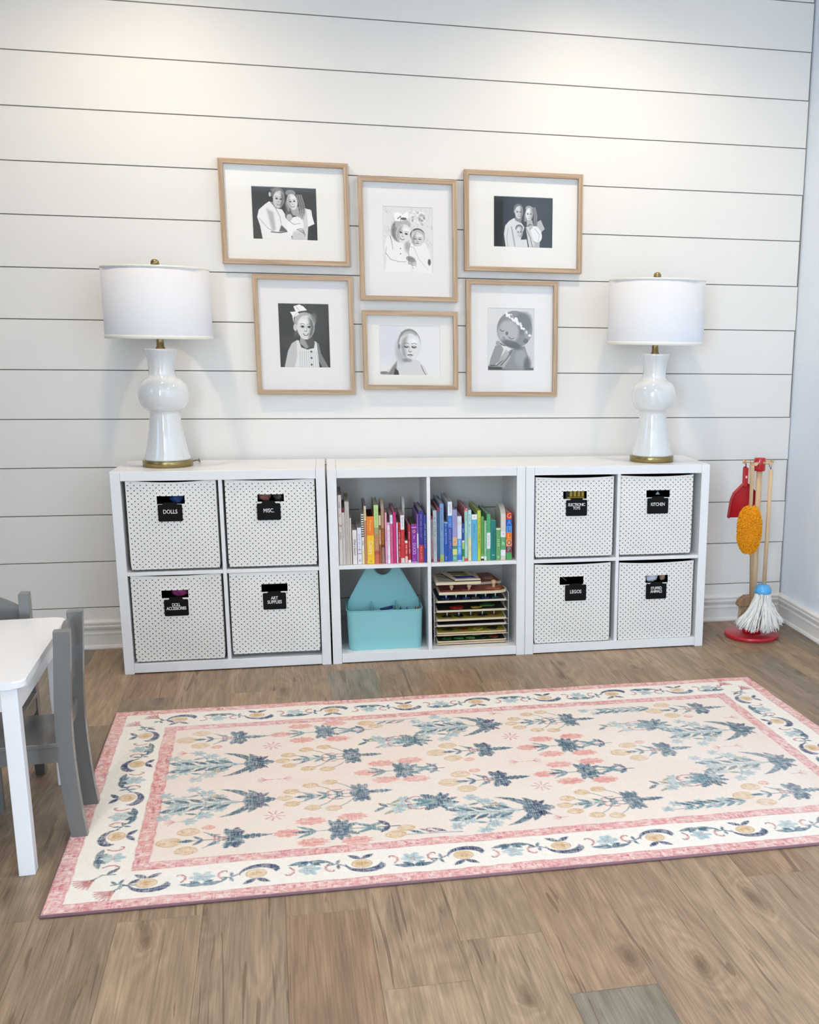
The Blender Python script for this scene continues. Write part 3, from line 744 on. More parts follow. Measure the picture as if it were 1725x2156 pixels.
book(0.0365, 0.0500, 0.663, 0.26, [(1, 'DDD3CC')], 'tall off-white book titled 100 WORDS with a dark red top, leftmost on the upper shelf', [('100', 0.56, 0.0135, 'A02030', 0, 0.62), ('WORDS', 0.42, 0.010, '8A7A5A', D), ('Learning', 0.86, 0.008, '6A6460', D), ('First', 0.71, 0.009, 'C08050', D)], cover='6E1420')
book(0.0502, 0.0610, 0.611, 0.25, [(0.93, 'D3CAC3'), (1, '6E1420')], 'off-white book with thin grey title, second from the left on the upper shelf', [('The Snowy Day', 0.60, 0.009, '8A8480', D)], cover='7A1C26')
book(0.0612, 0.0780, 0.637, 0.26, [(1, 'C6BEB6')], 'tall pale grey book with dark flat top, third from the left on the upper shelf', [('My First Bible Stories', 0.66, 0.0085, '6E6864', D), ('Storybook', 0.30, 0.007, '7E7874', D)])
book(0.0785, 0.0850, 0.574, 0.20, [(1, 'DAD4C6')], 'thin cream book beside the What is Easter book')
book(0.0875, 0.1045, 0.526, 0.17, [(1, 'EBE3DF')], 'short white book titled What is Easter?', [('What is Easter?', 0.50, 0.0125, '3A3030', D)])
book(0.1060, 0.1220, 0.535, 0.17, [(0.28, 'E4E6F0'), (0.30, '7A86B0'), (1, 'E3E6F4')], 'short pale blue-white book with a red block at the foot of its spine', [('Thanks for this', 0.60, 0.0085, '6A74A8', D), ('B', 0.10, 0.012, 'A01C40', 0), ('&', 0.40, 0.014, 'D070A8', D)])
book(0.1225, 0.1325, 0.587, 0.18, [(0.28, 'EADFA6')] + [(0.55, 'E9E4D6')] + [(0.55 + 0.0225 * (i + 1), 'F2EEE4' if i % 2 else '1A1618') for i in range(19)] + [(1, 'F2EEE4')], 'slim book with black and white stripes on its spine', [('Baby', 0.42, 0.010, '2A2A30', D)])
book(0.1328, 0.1425, 0.619, 0.22, [(0.75, 'C98A5E'), (1, 'DCCBA0')], 'tall slim orange-brown book with a cream top, between the striped and the Colors book', [('A to Z', 0.88, 0.008, 'C08040', D)], cover='3A3874')
book(0.1428, 0.1705, 0.578, 0.20, [(0.60, 'F9C82C'), (1, 'F5841C')], 'thick orange and yellow board book titled Colors', [('Colors', 0.34, 0.023, 'FFF6C8', D), ('Cyndie', 0.80, 0.014, 'FFDE80', D), ('o', 0.06, 0.018, '7CB840', 0, 1.0)], page='3A1410')
book(0.1710, 0.1885, 0.622, 0.22, [(0.16, 'CC6A54'), (0.22, 'B85444'), (0.5, 'C08A60'), (0.62, 'A8A474'), (1, 'C4DE8E')], 'tall book fading from pale green at the top to orange-red', [('The Giving Tree', 0.78, 0.0095, '6E8A5E', D), ('Wild', 0.30, 0.010, 'F0B080', D)], cover='8C9A50')
book(0.1890, 0.1975, 0.581, 0.18, [(0.4, 'A8553A'), (0.7, 'C89468'), (0.8, '8E5836'), (1, 'E6CDB0')], 'slim brown and cream book left of the tall round-topped brown book', [('Bear on a Bus', 0.55, 0.009, 'F6DCB8', D)])
book(0.1980, 0.2100, 0.607, 0.16, [(0.30, '9A7466'), (0.34, '5A2410'), (0.65, '9E5A1C'), (1, 'B48E70')], 'brown board book with a rounded cream-grey top', [('Horses', 0.50, 0.010, 'D08A30', D)], topround=True, cover='B8A894')
book(0.2120, 0.2200, 0.592, 0.20, [(0.6, 'E7A4CE'), (1, 'F3A9BC')], 'tall light pink book, first of the pink ones', [('Pinkalicious', 0.55, 0.008, 'A05090', D)])
book(0.2205, 0.2315, 0.553, 0.18, [(0.93, 'F7E2F0'), (1, 'E8A6D0')], 'white-fronted pink book, shorter than the pink books beside it', [('The Night Before', 0.62, 0.008, 'B06898', D), ('Books', 0.14, 0.007, '803060', D)])
book(0.2320, 0.2425, 0.582, 0.22, [(0.82, 'D5628E'), (1, 'E6F0FA')], 'rose pink book with a white and blue label at its top', [('Baby', 0.91, 0.008, '4A90C8', D), ('Love You Forever', 0.45, 0.008, 'F0A0B8', D)])
book(0.2430, 0.2550, 0.592, 0.24, [(1, 'CC2478')], 'tall magenta book with a plain spine')
book(0.2560, 0.2620, 0.552, 0.17, [(1, 'F0D8EC')], 'thin pale pink-white book right of the tall magenta book')
book(0.2630, 0.2715, 0.551, 0.20, [(1, 'BC1A28')], 'slim red book with a white title, first of the red ones', [('Llama Llama red pajama', 0.45, 0.009, 'FFE0D8', D)])
book(0.2720, 0.2870, 0.580, 0.20, [(0.10, 'D8D0D4'), (0.70, 'D02C30'), (1, 'ECECF0')], 'red board book with a white upper spine and grey price block at the foot', [('Are You My', 0.50, 0.010, 'F08070', D), ('Storybook', 0.86, 0.008, '70747C', D)])
book(0.2880, 0.2990, 0.479, 0.12, [(0.3, 'F0C0B8'), (0.38, 'C02830'), (0.9, 'D6404A'), (1, 'F4E8E0')], 'shortest red book, below the leaning cream board book', [('The Cat', 0.6, 0.010, 'FFF0E8', D)])
book(0.2885, 0.2990, 0.598, 0.10, [(1, 'E4E4D4')], 'cream board book with a round top leaning above the short red book', y0=-0.215, topround=True)
book(0.3000, 0.3115, 0.541, 0.18, [(0.07, 'F4EDE4'), (1, 'AE1C30')], 'dark red book with a white foot, left of the purple FIVE DUCKS book', [('Curious George', 0.60, 0.009, 'F8C8C0', D), ('Pets', 0.30, 0.010, 'FFE0D8', D)])
book(0.3135, 0.3345, 0.545, 0.19, [(0.02, 'C8A0D0'), (0.90, '8A2A98'), (0.92, 'E8C8EC'), (1, '8A2A98')], 'thick purple board book titled FIVE DUCKS', [('DUCKS', 0.36, 0.0175, 'E0B8EC', D), ('Five', 0.66, 0.010, 'D8C8F0', D), ('O', 0.80, 0.016, 'F8DC80', 0), ('I', 0.08, 0.010, 'F0E0F8', 0)], page='4A6A20')
book(0.3350, 0.3415, 0.583, 0.22, [(0.3, 'B080C0'), (0.6, 'E8E0F4'), (1, '8E62AC')], 'slim lilac book between the purple and the navy books')
book(0.3420, 0.3610, 0.596, 0.24, [(0.34, 'C83048'), (1, '3A2A90')], 'navy book with a red block on the lower third of its spine', [('Brown Bear, Brown Bear', 0.70, 0.009, 'C8C0F0', D, 0.75), ('Eric Carle', 0.18, 0.010, 'F8C0A8', D)])
book(0.3615, 0.3725, 0.580, 0.24, [(1, '3A4CA4')], 'blue book at the right end of the left row, against the divider', [('Panda Bear, Panda Bear', 0.55, 0.009, 'E8ECF8', D)])

book(0.3895, 0.3975, 0.574, 0.22, [(0.06, '8E1420'), (0.12, 'B06068'), (0.5, 'A47A84'), (0.93, '8E8894'), (1, '96203A')], 'muted pink and grey book with dark red ends, leftmost of the right row', [('Silly Tilly', 0.6, 0.008, 'D8C8D0', D)])
book(0.3980, 0.4130, 0.596, 0.24, [(1, 'B7BDC2')], 'pale grey book with dark capitals, second in the right row', [('IF YOU WANT TO', 0.68, 0.0105, '4A5660', D, 0.85), ('CROCODILE', 0.32, 0.0105, '9A6070', D, 0.85)])
book(0.4135, 0.4240, 0.608, 0.24, [(0.05, '8A2038'), (0.15, '285078'), (0.94, '2C6088'), (1, 'A02840')], 'dark teal-blue book with small red ends')
book(0.4245, 0.4405, 0.622, 0.24, [(0.12, 'A9BE66'), (1, '7C9CC8')], 'tall light blue book with a green foot', [('The Rainbow Fish', 0.72, 0.0105, '3C5C94', D, 0.9), ('Pfister', 0.3, 0.007, '4C6C94', D), (',', 0.06, 0.020, '1A2A20', 0)])
book(0.4410, 0.4560, 0.549, 0.19, [(0.97, '1450B0'), (1, '9AB4D8')], 'deep blue board book shorter than its neighbours, with a pale title', [('You are', 0.86, 0.011, 'C8D8F8', D), ('Blessing', 0.58, 0.012, 'C8D8F8', D), ('HILL', 0.08, 0.008, 'C8D8F8', D)])
book(0.4565, 0.4735, 0.629, 0.26, [(0.57, '2A58B0'), (0.77, '3F82D8'), (1, 'EEF2FA')], 'tallest blue book with a white label on its top third', [('Bedtime', 0.88, 0.010, '606878', D), ('My Little Pony', 0.42, 0.0125, 'C8A0D0', D, 0.9), ('Story', 0.66, 0.009, '90C8F8', D)])
book(0.4740, 0.4925, 0.597, 0.24, [(0.13, '6EB096'), (0.24, 'DCDC80'), (0.30, '2E9488'), (0.47, 'E8B486'), (1, '9C9CCC')], 'lavender book with an orange and green patchwork at its foot', [('Usborne', 0.78, 0.014, 'A880B4', D), ('a', 0.38, 0.014, 'C06850', D), ('o', 0.07, 0.018, 'DCE8E8', 0)])
book(0.4930, 0.5105, 0.571, 0.20, [(0.02, 'DCEAF6'), (0.14, '3F74D4'), (0.50, '5AA6E4'), (1, 'DCE4F4')], 'white and blue board book with a yellow picture near the top of its spine', [('BABY BEAR', 0.32, 0.011, 'FFFFFF', D, 0.85), ('O', 0.84, 0.016, 'D8C040', 0, 1.2)])
book(0.5115, 0.5210, 0.542, 0.16, [(0.12, 'A0D890'), (0.32, '2E8048'), (0.5, 'A8CC70'), (0.55, 'E8ECE8'), (1, '24489C')], 'small book with navy upper and green lower spine', [('Good', 0.8, 0.009, 'E8F0FF', D)])
book(0.5215, 0.5345, 0.602, 0.24, [(0.05, 'C8505C'), (0.95, 'A6D4C8'), (1, 'E07880')], 'pale mint book with coral ends', [('Peppa', 0.82, 0.009, '4A9CA8', D), ('at the farm', 0.45, 0.008, '70A890', D)])
book(0.5355, 0.5490, 0.595, 0.24, [(0.45, 'E6E4AC'), (1, 'BCE6EA')], 'light aqua book fading to pale yellow', [('Night Night', 0.74, 0.0115, '2C6C78', D, 0.9), ('Farm', 0.24, 0.009, 'C09050', D), ('Prayers', 0.53, 0.008, '60949A', D)])
book(0.5500, 0.5720, 0.577, 0.19, [(0.89, '5CB4DE'), (1, 'F2F6F8')], 'thick sky blue board book with a white top band', [('Moo', 0.74, 0.012, '1C6478', D), ('Baa', 0.64, 0.011, '1C6478', D), ('Farm', 0.50, 0.012, '9878B0', D), ('^', 0.93, 0.014, '303840', 0)], page='2A3A2C')
book(0.5725, 0.5860, 0.592, 0.26, [(1, 'C2D448')], 'bright lime green book with dark lettering', [('I Love You Through', 0.60, 0.010, '3C5014', D, 0.9), ('and Through', 0.36, 0.010, '5C7814', D, 0.8)])
book(0.5865, 0.5985, 0.568, 0.20, [(0.04, '101410'), (0.09, 'E8ECE4'), (0.15, '7CA868'), (1, '5E9C48')], 'leaf green book with a black and white foot, right of the lime one')
book(0.5990, 0.6095, 0.551, 0.18, [(0.10, 'D8ECDC'), (1, '84C496')], 'pale green book with white lettering', [('Goodnight', 0.78, 0.010, 'D8F4D8', D), ('Gorilla', 0.50, 0.010, 'C8ECD4', D), ('Zoo', 0.25, 0.010, 'E0F8E8', D)])
book(0.6100, 0.6250, 0.577, 0.24, [(0.25, '5CA878'), (0.60, 'EDF2F2'), (1, '4EAC72')], 'green book with a long white label strip', [('Jumbo Book', 0.42, 0.0085, '60747C', D)], cover='7AC0A0')
book(0.6255, 0.6460, 0.552, 0.19, [(0.01, '084C48'), (0.98, '0E8078'), (1, '3CA090')], 'thick dark teal green book with a white emblem near its foot', [('GUESS HOW MUCH', 0.50, 0.0115, '063C40', D, 0.8), ('~', 0.13, 0.024, 'C8F0E0', 0)])
book(0.6475, 0.6650, 0.520, 0.16, [(0.95, '68AA62'), (1, 'D4E8C8')], 'short green book with white upright letters, left of the round-topped book', [('CROC', 0.52, 0.0145, 'D8F4D0', D, 0.9), ('e', 0.10, 0.016, 'F0F8EC', 0)])
book(0.6655, 0.6860, 0.575, 0.15, [(0.09, 'D8D0C4'), (0.22, 'ECECF4'), (0.50, '62A870'), (0.62, 'F4F0F2'), (1, 'E2D8CE')], 'cream board book with a rounded top beside the GALLOP book', [('24', 0.56, 0.010, '706468', D), ('h', 0.36, 0.024, 'D8F8D8', 0)], topround=True, cover='DDD3C8')
book(0.6875, 0.7110, 0.581, 0.12, [(0.15, '4EA45A'), (0.285, '8A3456'), (0.43, 'F6AE7C'), (0.575, 'F07A20'), (0.72, '46A0EC'), (0.86, '1E5CBC'), (1, 'D02024')],
     'book at the right end with GALLOP in coloured letter blocks down its spine',
     [('G', 0.93, 0.030, 'F8C070', 0, 0.85), ('A', 0.79, 0.028, '58B0F8', 0, 0.85), ('L', 0.6475, 0.028, '8A4460', 0, 0.85), ('L', 0.5025, 0.028, 'FFC05C', 0, 0.85), ('O', 0.3575, 0.028, '8E1424', 0, 0.85), ('P', 0.2175, 0.028, '74B08C', 0, 0.85)])

# ------------------------------------------------------------------ teal caddy
def rrect(x0, x1, y0, y1, r, n=6):
    pts = []
    for cx, cy, a0 in ((x1 - r, y1 - r, 0), (x0 + r, y1 - r, 90), (x0 + r, y0 + r, 180), (x1 - r, y0 + r, 270)):
        for i in range(n + 1):
            a = R(a0 + 90 * i / n); pts.append((cx + r * math.cos(a), cy + r * math.sin(a)))
    return pts
CX, CZ = 0.207, 0.0405
t = thing('utility_caddy', 'teal metal caddy with tall handle panel in the lower left cube of the middle shelf', 'caddy', (CX, -0.34, CZ))
def tub(b, w0, w1, d, h, th=0.002):
    n = None; rings = []
    for (ww, dd, z) in ((w0, 0, 0.0), (w0 + (w1 - w0) * 0.5, 0, h / 2), (w1, 0, h), (w1 - 2 * th, 1, h), (w0 - 2 * th, 1, th)):
        ins = th if dd else 0
        rings.append([b.bm.verts.new((x, y, z)) for x, y in rrect(-ww / 2, ww / 2, ins, d - ins, 0.028, 14)])
    for a, c in zip(rings, rings[1:]):
        for i in range(len(a)):
            f = b.bm.faces.new((a[i], a[(i + 1) % len(a)], c[(i + 1) % len(a)], c[i]))
    b.bm.faces.new(rings[0][::-1]); b.bm.faces.new(rings[-1])
b = MB(); tub(b, 0.286, 0.296, 0.20, 0.158); b.build('tub', M_TEAL, t)
b = MB()
rp = rrect(-0.149, 0.149, -0.0012, 0.2012, 0.029)
b.tube([(x, y, 0.158) for x, y in rp] + [(rp[0][0], rp[0][1], 0.158), (rp[1][0], rp[1][1], 0.158)], 0.0022, n=6); b.build('rolled_rim', M_TEAL, t)
# handle panel in the middle of the tub
YP = 0.115
outl = [(-0.143, 0.05), (0.143, 0.05), (0.143, 0.166), (0.139, 0.173), (0.058, 0.3215)]
outl += [(0.040, 0.3215)] + [(0.040 * math.cos(a), 0.3215 - 0.046 * math.sin(a)) for a in [PI * i / 14 for i in range(1, 14)]] + [(-0.040, 0.3215), (-0.058, 0.3215), (-0.139, 0.173), (-0.143, 0.166)]
b = MB(); b.prism(outl, YP, YP + 0.002, axis='y'); b.build('handle_panel', M_TEAL, t)
b = MB()
for sg in (-1, 1): b.tube([(sg * 0.143, YP, 0.160), (sg * 0.139, YP, 0.173), (sg * 0.058, YP, 0.3215)], 0.0028, n=6)
b.tube([(x, YP, z) for x, z in outl[5:20]], 0.0025, n=6); b.build('panel_edging', M_TEAL, t)
for x in (-0.048, 0.048):
    b = MB(); b.prism([(0.003, 0.02), (YP, 0.02), (YP, 0.172), (YP - 0.02, 0.168), (0.003, 0.152)], x - 0.001, x + 0.001, axis='x'); b.build('divider', M_TEAL, t)
crs = [('3F8FB0', 0.058, 0.045, 0.180, 0.2), ('2C6E9C', 0.068, 0.07, 0.185, -0.1), ('5AB0C4', 0.078, 0.05, 0.183, 0.15), ('303860', 0.088, 0.075, 0.180, 0.1), ('46A0B8', 0.098, 0.06, 0.184, -0.2), ('8C6038', 0.122, 0.07, 0.184, 0.1), ('B04A40', 0.132, 0.05, 0.188, 0.05)]
names = ['light blue', 'mid blue', 'pale aqua', 'dark navy', 'turquoise', 'brown', 'red']
for (c, x, y, zt_, ln), nm in zip(crs, names):
    b = MB(); b.tube([(0, 0, 0), (ln * 0.03, 0, zt_ - 0.052), (ln * 0.03, 0, zt_ - 0.044)], 0.0038, n=8); b.tube([(ln * 0.03, 0, zt_ - 0.044), (ln * 0.03, 0, zt_ - 0.034)], 0.0034, n=8, r2=0.0008)
    k = b.build('crayon', mat('crayon_' + c, c, 0.5), None, (CX + x - 0.0, -0.34 + y, CZ + 0.004)); tag(k, nm + ' crayon standing in the right compartment of the teal caddy', 'crayon', 'crayons in the teal caddy')
b = MB(); b.tube([(0, 0, 0), (0.05, 0, 0.01)], 0.006, n=10); tag(b.build('glue_stick', mat('crayon_26306E', '26306E', 0.4), None, (CX - 0.015, -0.34 + 0.08, 0.182)), 'dark blue stick lying in the middle compartment of the teal caddy', 'stick')
b = MB(); b.box(-0.040, 0.040, 0.03, 0.10, 0, 0.138, bev=0.002); tag(b.build('supply_box', M_TEAL, None, (CX, -0.34, CZ + 0.0035)), 'teal box sunk in the middle compartment of the caddy under the blue stick', 'box')

# ------------------------------------------------------------------ puzzle rack and puzzles
PXC = 0.5525
rk = thing('puzzle_rack', 'white and grey wire rack holding the wooden puzzles in the lower right cube', 'rack', (PXC, -0.325, 0.040))
M_WIRE = mat('wire_white', 'D8D8DA', 0.35, metal=0.2)
b = MB()
zz = [0.002 + 0.0225 * i for i in range(10)]
for sg in (-1, 1):
    for y in (0.004, 0.12, 0.235): b.tube([(sg * 0.1505, y, 0.002), (sg * 0.1505, y, 0.208)], 0.0017, n=6)
    for z in (0.002, 0.208): b.tube([(sg * 0.1505, 0.004, z), (sg * 0.1505, 0.235, z)], 0.0017, n=6)
b.tube([(-0.1505, 0.237, 0.002), (0.1505, 0.237, 0.002)], 0.0017, n=6); b.tube([(-0.1505, 0.237, 0.208), (0.1505, 0.237, 0.208)], 0.0017, n=6)
for y in (0.05, 0.12, 0.2): b.tube([(-0.1505, y, 0.0017), (0.1505, y, 0.0017)], 0.0015, n=6)
b.build('wire_frame', M_WIRE, rk)
for i, z in enumerate([0.0035, 0.039, 0.0775, 0.100, 0.1365, 0.1765]):
    for sg in (-1, 1):
        b = MB(); b.tube([(sg * 0.1505, 0.004, z), (sg * 0.143, 0.006, z), (sg * 0.143, 0.235, z), (sg * 0.1505, 0.235, z)], 0.0015, n=6); b.build('runner', M_WIRE, rk)
M_KNOBW = mat('white_peg', 'F0F0F0', 0.4)
def puzzle(z, th, base, shapes, pegs, label, x=PXC, y=-0.333, w=0.284, d=0.226, rot=0, dark_edge=False, poly=None, knobs=(), tilt=None, edge=None):
    t = thing('wooden_puzzle', label, 'puzzle', (x, y, z), rotz=rot, group='wooden puzzles in the wire rack')
    if tilt: t.rotation_euler = (tilt[0], tilt[1], rot)
    P = poly or rrect(-w / 2, w / 2, 0, d, 0.008, 4)
    b = MB()
    if dark_edge:
        b.prism(P, 0, th * 0.3, axis='z', m=M_PLY); b.prism(P, th * 0.3, th * 0.75, axis='z', m=M_PLYD); b.prism(P, th * 0.75, th, axis='z', m=M_PLY)
    else: b.prism(P, 0, th, axis='z', m=edge or M_PLY)
    b.build('board', None, t)
    inner = [(px * 0.955, 0.006 + py * 0.945) for px, py in P]
    if base:
        b = MB(); b.prism(inner, th - 0.0005, th + 0.0006, axis='z'); b.build('printed_scene', mat('print_' + base, base, 0.5, noise=0.35, nscale=30), t)
    for i, (sx_, sy_, rx, ry, c) in enumerate(shapes):
        rg = random.Random(int(z * 1e4) + i); pts = []
        ph, ph2 = rg.uniform(0, 6), rg.uniform(0, 6)
        for k in range(18):
            a = 2 * PI * k / 18; r = 1 + 0.18 * math.sin(3 * a + ph) + 0.1 * math.sin(5 * a + ph2); pts.append((sx_ + rx * r * math.cos(a), sy_ + ry * r * math.sin(a)))
        b = MB(); b.prism(pts, th + 0.0004, th + 0.0045, axis='z', bev=0.0005); pc = b.build('puzzle_piece', mat('piece_' + c, c, 0.4, noise=0.25, nscale=50), t)
        if i < len(pegs) and pegs[i]:
            b = MB(); b.lathe([(0.0017, th + 0.004), (0.0017, th + 0.009), (0.0026, th + 0.0095), (0.0026, th + 0.0165), (0.0, th + 0.017)], sx_, sy_, n=12); b.build('peg', M_KNOBW, pc)
    for kx, ky, r in knobs:
        b = MB(); b.lathe([(r * 0.62, th), (r * 0.5, th + r * 0.8), (r * 0.55, th + r * 1.2)] + [(r * math.sin(a), th + r * 2.1 - r * math.cos(a)) for a in [PI * (0.2 + 0.8 * i / 8) for i in range(9)]], kx, ky, n=20); b.build('knob', M_BEECH, t)
    return t
rg = random.Random(4)
def row(n, y, rx, ry, cs): return [(-0.12 + 0.24 * (i + 0.5) / n, y, rx, ry, cs[i % len(cs)]) for i in range(n)]
G_ = ['2E6A38', '4C8A44', '6E9A50', '1E3A20', 'A04030']
puzzle(0.0455, 0.0125, '1E2E1C', row(5, 0.035, 0.018, 0.014, G_) + row(4, 0.08, 0.02, 0.018, G_[::-1]), [], 'bottom puzzle in the wire rack, dark green print and thick banded edge', dark_edge=True)
puzzle(0.0810, 0.0125, 'A8A030', row(4, 0.04, 0.020, 0.018, ['3A2A18', '8C3A20', 'B8A838', '1E2418']) + row(4, 0.10, 0.022, 0.018, ['2A2A1A', '7A8A3C']), [], 'second puzzle from the bottom of the rack, yellow print and thick banded edge', dark_edge=True)
puzzle(0.1195, 0.0070, '2A2024', [], [], 'thin pale puzzle board third from the bottom of the rack', edge=mat('pale_board', 'E2D2C8', 0.5))
puzzle(0.1420, 0.0075, 'A89A38', row(5, 0.04, 0.019, 0.016, ['1E1A14', '1C2420', '6A4A20', '141C18', '8A5030']) + row(5, 0.11, 0.019, 0.018, ['3A3020', '24301E']), [1] * 5, 'yellow puzzle with five white pegs along its front, middle of the rack')
puzzle(0.1785, 0.0075, '14160F', [(-0.055, 0.04, 0.028, 0.02, 'B01C24'), (0.07, 0.06, 0.03, 0.02, '4C8030'), (0.02, 0.03, 0.02, 0.01, 'A89030'), (-0.05, 0.13, 0.03, 0.03, '1C2418')], [], 'dark puzzle with a red and a green piece, second from the top of the rack')
puzzle(0.2185, 0.0075, '1E2A40', row(6, 0.03, 0.015, 0.012, ['24386C', '1E2C44', '2C4C7C', '3A4A50', '283C64', '1C4854']) + row(6, 0.085, 0.015, 0.014, ['243A80', '2A5460', '1C2840']), [1] * 12, 'top puzzle in the wire rack, navy print with rows of white pegs')
# loose puzzles piled on the rack
pl = [(-0.135, 0.0), (0.08, 0.0), (0.115, 0.006), (0.137, 0.024), (0.145, 0.05), (0.140, 0.075), (0.125, 0.095), (0.125, 0.20), (-0.135, 0.20)]
puzzle(0.2505, 0.0105, 'A0503C', [(0.092, 0.05, 0.034, 0.026, 'C46A4C'), (-0.01, 0.035, 0.028, 0.02, '8A3A30'), (-0.09, 0.035, 0.028, 0.02, '6A2A24')], [], 'round-cornered puzzle with big wooden knobs lying on top of the wire rack', x=0.556, y=-0.335, poly=pl, knobs=[(0.092, 0.052, 0.0115), (-0.012, 0.022, 0.0095), (-0.083, 0.024, 0.0085)])
puzzle(0.2640, 0.0090, 'A85A48', [(-0.04, 0.04, 0.02, 0.02, '9A4A3C'), (0.03, 0.06, 0.02, 0.02, 'B87860')], [], 'puzzle with round wooden knobs lying at the back right of the pile', x=0.625, y=-0.225, w=0.135, d=0.17, rot=0.15, knobs=[(-0.035, 0.02, 0.0095), (-0.035, 0.085, 0.010)])
zt = thing('wooden_puzzle', 'cream puzzle board with wavy black stripes at the left of the pile', 'puzzle', (0.4985, -0.343, 0.2935), group='wooden puzzles in the wire rack')
b = MB(); b.prism(rrect(-0.0905, 0.0905, 0, 0.17, 0.004, 3), 0, 0.0105, axis='z', m=M_PLY); b.build('board', None, zt)
b = MB(); rg = random.Random(5)
for i in range(8):
    y = 0.022 + i * 0.018; pts = [(-0.078 + 0.155 * k / 16, y + 0.004 * math.sin(k * 0.9 + i * 1.7)) for k in range(17)]
    for (xa, ya), (xb, yb) in zip(pts, pts[1:]): b.quad([(xa, ya - 0.0035, 0.0109), (xb, yb - 0.0035, 0.0109), (xb, yb + 0.0030, 0.0109), (xa, ya + 0.0030, 0.0109)])
b.build('black_stripes', mat('stripe_black', '17130F', 0.5), zt)
zt = thing('wooden_puzzle', 'small puzzle board with a dark blue shape on top of the pile', 'puzzle', (0.537, -0.338, 0.3045), rotz=0.0, group='wooden puzzles in the wire rack')
sh = [(-0.052, 0.0), (0.050, 0.0), (0.010, 0.15), (-0.092, 0.15)]
b = MB(); b.prism(sh, 0, 0.004, axis='z', m=mat('stained_edge', '4A2618', 0.4)); b.prism([(x, y) for x, y in sh], 0.004, 0.009, axis='z', m=M_PLY); b.build('board', None, zt)
b = MB(); b.prism([(-0.045 + 0.0, 0.02), (-0.02, 0.015), (0.01, 0.022), (0.034, 0.016), (0.026, 0.055), (0.0, 0.062), (-0.03, 0.055), (-0.055, 0.062)], 0.009, 0.0105, axis='z'); b.build('blue_shape', mat('blue_shape', '2C2888', 0.4), zt)
b = MB(); b.prism([(-0.055, 0.075), (0.015, 0.072), (0.004, 0.105), (-0.06, 0.11)], 0.009, 0.0102, axis='z'); b.build('olive_shape', mat('olive_shape', '8C8A30', 0.5), zt)
b = MB(); b.prism([(-0.07, 0.12), (0.005, 0.118), (0.003, 0.124), (-0.072, 0.127)], 0.009, 0.0102, axis='z'); b.prism([(-0.065, 0.132), (0.0, 0.13), (-0.002, 0.137), (-0.068, 0.14)], 0.009, 0.0102, axis='z'); b.build('dark_bars', mat('stripe_black', '17130F', 0.5), zt)

